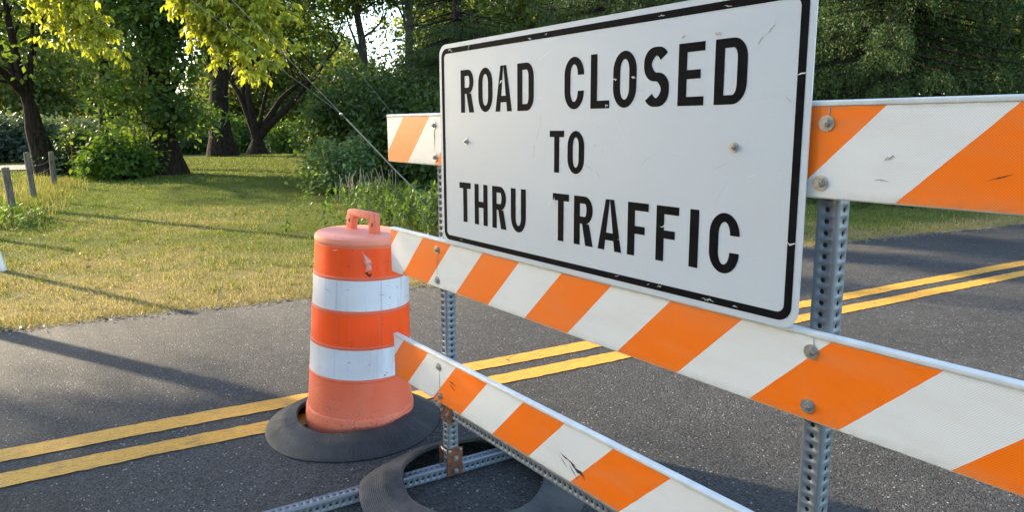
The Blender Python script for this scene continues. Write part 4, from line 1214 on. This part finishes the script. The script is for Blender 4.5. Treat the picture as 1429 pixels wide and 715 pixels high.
# --- woods behind -----------------------------------------------------------------------------------------
proto = [deciduous((-61, -3.5), 13, 0.3, [(0, 0, 7.5, 3.6, 3.6, 4.5), (0.5, 0.3, 4, 3.0, 3.0, 2.2)], 170, 55, 0.36, M['leaf_far'], M['bark_g'], 81, 'distant broadleaf tree in the wood behind the garden', group='trees of the wood behind', limbs=10, spread=0.95, sides=7),
         deciduous((-54, 0.9), 12, 0.28, [(0, 0, 6.0, 3.2, 3.2, 4.6), (-0.6, 0.3, 3, 2.6, 2.6, 1.8)], 170, 55, 0.33, M['leaf_far'], M['bark_g'], 82, 'distant broadleaf tree in the wood behind the garden', group='trees of the wood behind', limbs=10, spread=0.9, sides=7)]
for k, (x, y, s) in enumerate(((-43, 15.6, .85), (-51, 21.3, .85), (-36, 16.0, .55), (-46, 11.8, .8), (-62, 4.5, .8), (-56, 7.6, .7), (-41.5, 23.6, .62), (-53.5, 24.0, .66), (-47, 24.2, .5), (-58.5, 15.6, .5), (-56, 18.6, .48), (-61, 12.6, .5), (-72, 5.6, .9), (-64, 9.0, .7), (-78, 12.4, .9), (-74, 17.5, .85), (-66, 21.3, .8), (-48.5, 19.6, .75), (-70, 1.5, .8), (-84, 8, 1.0), (-88, 21, .9), (-33, 20.5, 1.0), (-30, 21, 1.05), (-32, 26, 1.1), (-27, 26.4, 1.1), (-25.6, 31, 1.0),
                               (-22, 33, 1.1), (-22, 40, 1.2), (-17, 39, 1.1), (-14.5, 45, 1.2), (-10, 47, 1.2), (-21, 18.5, 0.9), (-17, 20, 1.0), (-12, 22, 1.0), (-6.5, 24, 1.0), (-1, 27, 1.0))):
    copy_tree(proto[k % 2], (x, y), k * 1.7, s)
# the leafy verges on both sides of the road, back past the viewpoint
for k, (x, y, sc_) in enumerate(((-8.5, -13.5, .95), (-5.0, -17.5, 1.05), (-9.5, -19.0, 1.1), (0.5, -21.5, 1.1), (5.5, -19.0, 1.1), (9.5, -16.5, 1.0), (-13.5, -24.0, 1.2))):
    o = copy_tree(proto[k % 2], (x, y), k * 2.3 + 0.5, sc_, 'roadside tree lining the shady verge up the road from the barricade')
    o['group'] = 'trees lining the shady verge'
# sunlit low shrubs beyond the lawn and blue-green hedge beyond the lane
for k, (x, y, rx, h, mt, lb) in enumerate(((-37.5, 8.0, 1.6, 1.5, 'leaf_b', 'sunlit low shrub behind the stout dark trunk'), (-40, 10.6, 1.8, 2.0, 'leaf_b', 'sunlit shrub showing between stout trunk and forked tree'),
                                          (-36.5, 12.6, 1.7, 1.8, 'leaf_b', 'sunlit shrub right of the forked tree'), (-34.0, 12.9, 1.2, 1.3, 'leaf_b', 'small sunlit shrub beside the dark evergreens'),
                                          (-34.5, -2.2, 1.9, 1.9, 'leaf_grey', 'blue-green hedge bush beyond the lane, by the frame of the fence'), (-35.5, -0.6, 2.0, 2.2, 'leaf_grey', 'taller blue-green hedge bush beyond the lane'),
                                          (-34.5, 0.9, 1.9, 1.8, 'leaf_grey', 'blue-green hedge bush behind the forked fence tree'), (-37.5, 2.6, 2.0, 2.0, 'leaf_grey', 'blue-green hedge bush behind the straight slender tree'), (-36.5, 5.0, 1.8, 1.8, 'leaf_grey', 'blue-green hedge bush behind the thick leafy trunk'))):
    shrub((x, y), rx, rx, h, 70, 60, 0.22, M[mt], 110 + k, lb, spread=0.45, stems=4)

# ------------------------------------------------------------------ fence, utility pole, guys
FG = 'weathered posts of the wire fence'
for k, (x, y, h, lx, rr_) in enumerate(((-11.45, -1.20, 0.80, -0.05, 0.060), (-13.95, -0.81, 0.98, -0.05, 0.057), (-17.25, -0.27, 0.88, 0.0, 0.066), (-8.9, -1.75, 0.8, 0.02, 0.06))):
    t = np.linspace(0, 1, 6)
    P = np.stack([lx * .4 * t, lx * t, -0.12 + (h + 0.12) * t], -1)
    V, F = tube_path(P, rr_ * (1 - 0.08 * t + 0.03 * np.sin(t * 9 + k)), 10)
    c = len(V); V = np.concatenate([V, [P[-1] + [0, 0, 0.012]]])
    F = np.concatenate([F, [[c - 10 + i, c - 10 + (i + 1) % 10, c, c] for i in range(10)]])
    bmv = [tuple(v) for v in V]; me = bpy.data.meshes.new('fence_post')
    me.from_pydata(bmv, [], [list(dict.fromkeys(f)) for f in F.tolist()]); me.materials.append(M['wood'])
    o = mobj('fence_post', me, None, (x, y, float(ground_h(x, y))))
    tag(o, ['weathered round fence post in the weeds, first one clear of the road marker', 'tallest weathered fence post, middle of the visible row', 'weathered fence post beside the forked tree trunk', 'weathered fence post close to the white guy guard'][k], 'fence post', FG)
pp = [(-8.9, -1.75), (-11.45, -1.20), (-13.95, -0.81), (-17.25, -0.27), (-19.8, 0.35)]
for zz, lb in ((0.3, 'lowest sagging wire of the fence'), (0.55, 'middle sagging wire of the fence'), (0.72, 'top wire of the fence strung near the post heads')):
    pts = []
    for a, b in zip(pp[:-1], pp[1:]):
        for t in np.linspace(0, 1, 6)[:-1]:
            x, y = a[0] + (b[0] - a[0]) * t, a[1] + (b[1] - a[1]) * t; pts.append((x, y, float(ground_h(x, y)) + zz - 0.05 * math.sin(math.pi * t)))
    tag(mobj('fence_wire', mesh_np('fence_wire', *tube_path(pts, np.full(len(pts), 0.0028), 4), M['wire'], True)), lb, 'wire', 'wires of the fence')

PX, PY = -5.30, -2.42
pole = empty('utility_pole', (PX, PY, float(ground_h(PX, PY))), 'tall round wooden utility pole at the road edge holding the guy wires', 'utility pole')
t = np.linspace(0, 1, 8)
mobj('shaft', mesh_np('shaft', *tube_path(np.stack([0 * t, 0 * t, -0.2 + 10.2 * t], -1), 0.085 - 0.03 * t, 16), M['wood'], True), pole)
box('cross_arm', -0.05, 0.05, -1.2, 1.2, 9.3, 9.42, M['wood'], pole, 0.008)
for sy in (-1.1, -0.5, 0.5, 1.1):
    V, F = lathe([(0.0, 9.42), (0.035, 9.42), (0.05, 9.46), (0.03, 9.49), (0.045, 9.52), (0.02, 9.56), (0, 9.56)], 12)
    V[:, 1] += sy
    mobj('insulator', mesh_np('insulator', V, F, M['plastic'], True), pole)

def wire(name, a, b, rad, sag, label, n=24):
    t = np.linspace(0, 1, n)[:, None]; a = np.array(a); b = np.array(b)
    P = a + (b - a) * t; P[:, 2] -= sag * np.sin(np.pi * t[:, 0])
    o = mobj(name, mesh_np(name, *tube_path(P, np.full(n, rad), 6), M['wire'], True))
    return tag(o, label, 'wire')
A0 = np.array((PX, PY, 6.15)); A1 = np.array((-6.0, 3.98, -0.02))
wire('guy_wire', A0, A1, 0.0032, 0.0, 'main steel guy wire slanting down to its anchor in the weeds')
cl = A0 + (A1 - A0) * 0.735
wire('guy_wire', (PX, PY, 5.0), cl, 0.0020, 0.06, 'lower thin wire joining the main guy at a clamp')
wire('guy_wire', (PX, PY, 7.6), (-6.4, 4.75, 0.0), 0.0020, 0.02, 'upper thin guy wire passing behind the top rail')
gd = A0 + (A1 - A0) * 0.745
V, F = tube_path(np.stack([gd, (gd + A1) / 2, A1 + [0, 0, .05]]), [0.011] * 3, 8)
tag(mobj('guy_guard', mesh_np('guy_guard', V, F, M['wire'], True)), 'pale sleeve over the lower end of the main guy wire', 'guy guard')
bmx = bmesh.new(); bmesh.ops.create_uvsphere(bmx, u_segments=8, v_segments=6, radius=0.024, matrix=Matrix.Translation(cl) @ Matrix.Diagonal((1, 1, 0.8, 1)))
tag(from_bm('wire_clamp', bmx, M['bolt'], smooth=True), 'small metal clamp where two guy wires meet', 'clamp')

# white plastic guard leaning at the left edge of the lawn, with black straps
g0 = np.array((-5.93, -1.42, 0.0)); g1 = np.array((-5.89, -1.62, 1.1))
gm = empty('white_guard', tuple(g0), 'white plastic guy guard tube with black straps leaning by the lawn edge', 'guy guard')
V, F = tube_path(np.stack([g0 * 0, (g1 - g0) * .5, g1 - g0]), [0.042] * 3, 14)
mobj('tube', mesh_np('tube', V, F, M['plastic'], True), gm)
for s in (0.255, 0.48):
    a = (g1 - g0) * s; b = (g1 - g0) * (s + 0.012)
    V, F = tube_path(np.stack([a, (a + b) / 2, b]), [0.0445, 0.046, 0.0445], 14)
    mobj('strap', mesh_np('strap', V, F, M['black'], True), gm)

# rusty steel stake at the end of the fence
t = np.linspace(0, 1, 4)
V, F = tube_path(np.stack([0 * t, 0.01 * t, -0.1 + 1.25 * t], -1), np.full(4, 0.02), 6)
tag(mobj('steel_stake', mesh_np('steel_stake', V, F, M['rust'], True), None, (-19.8, 0.35, float(ground_h(-19.8, 0.35)))), 'thin rusty steel stake at the end of the wire fence', 'stake')

# dead leaves and clippings on the lawn and along the asphalt edge
r = np.random.default_rng(77); n = 1500
y = r.uniform(-3, 9, n); d = np.where(r.random(n) < 0.35, np.abs(r.normal(0, .2, n)) - 0.1, r.uniform(0, 7, n)); x = edge_x(y) - d
P = np.stack([x, y, np.where(d > 0, ground_h(x, y) + 0.025, 0.006) + r.uniform(0, .012, n)], -1)
D = unit(r.normal(size=(n, 3)) * [1, 1, 0.15]); N = unit(r.normal(size=(n, 3)) * .35 + [0, 0, 1.0])
L = r.uniform(0.02, 0.065, n)
V, F = leaf_quads(P, D, N, L, L * r.uniform(.3, .7, n))
M['litter'] = mat_leaf('dead_leaf', (0.10, 0.055, 0.025), (0.34, 0.22, 0.11), 0.15)
tag(mobj('leaf_litter', mesh_np('leaf_litter', V, F, M['litter'], attrs={'rnd': ('FACE', 'FLOAT', r.random(n))})), 'scattered dead leaves and clippings on the lawn', 'leaf litter', kind='stuff')
# twig lying on the road by the near post
P = np.array([(1.79, 1.02, .006), (1.83, 1.05, .010), (1.86, 1.10, .008), (1.89, 1.13, .012), (1.93, 1.20, .006)])
tag(mobj('twig', mesh_np('twig', *tube_path(P, [.004, .005, .0045, .004, .002], 6), M['reed'], True)), 'short dry twig lying on the asphalt by the near post', 'twig')

# crumbs of stone along the broken asphalt edge
r = np.random.default_rng(91); n = 2600
y = r.uniform(-3.2, 12, n); x = edge_x(y) + r.normal(0.0, 0.09, n) + 0.02
sz = r.uniform(0.003, 0.011, n)[:, None, None]
T = np.array([[1, 0, -.4], [-.5, .9, -.4], [-.5, -.9, -.4], [0, 0, .8]])[None] * sz * r.uniform(.6, 1.4, (n, 4, 1))
V = (T + np.stack([x, y, np.where(x > edge_x(y), 0.003, 0.0)], -1)[:, None, :]).reshape(-1, 3)
k = np.arange(n)[:, None] * 4
F = np.concatenate([k + np.array([[0, 1, 3]]), k + np.array([[1, 2, 3]]), k + np.array([[2, 0, 3]])])
M['grit'] = plain('stone_grit', (0.20, 0.185, 0.16), 0.9, var=0.5, vscale=9)
tag(mobj('edge_grit', mesh_np('edge_grit', V, F, M['grit'])), 'loose stone grit along the broken asphalt edge', 'grit', kind='stuff')
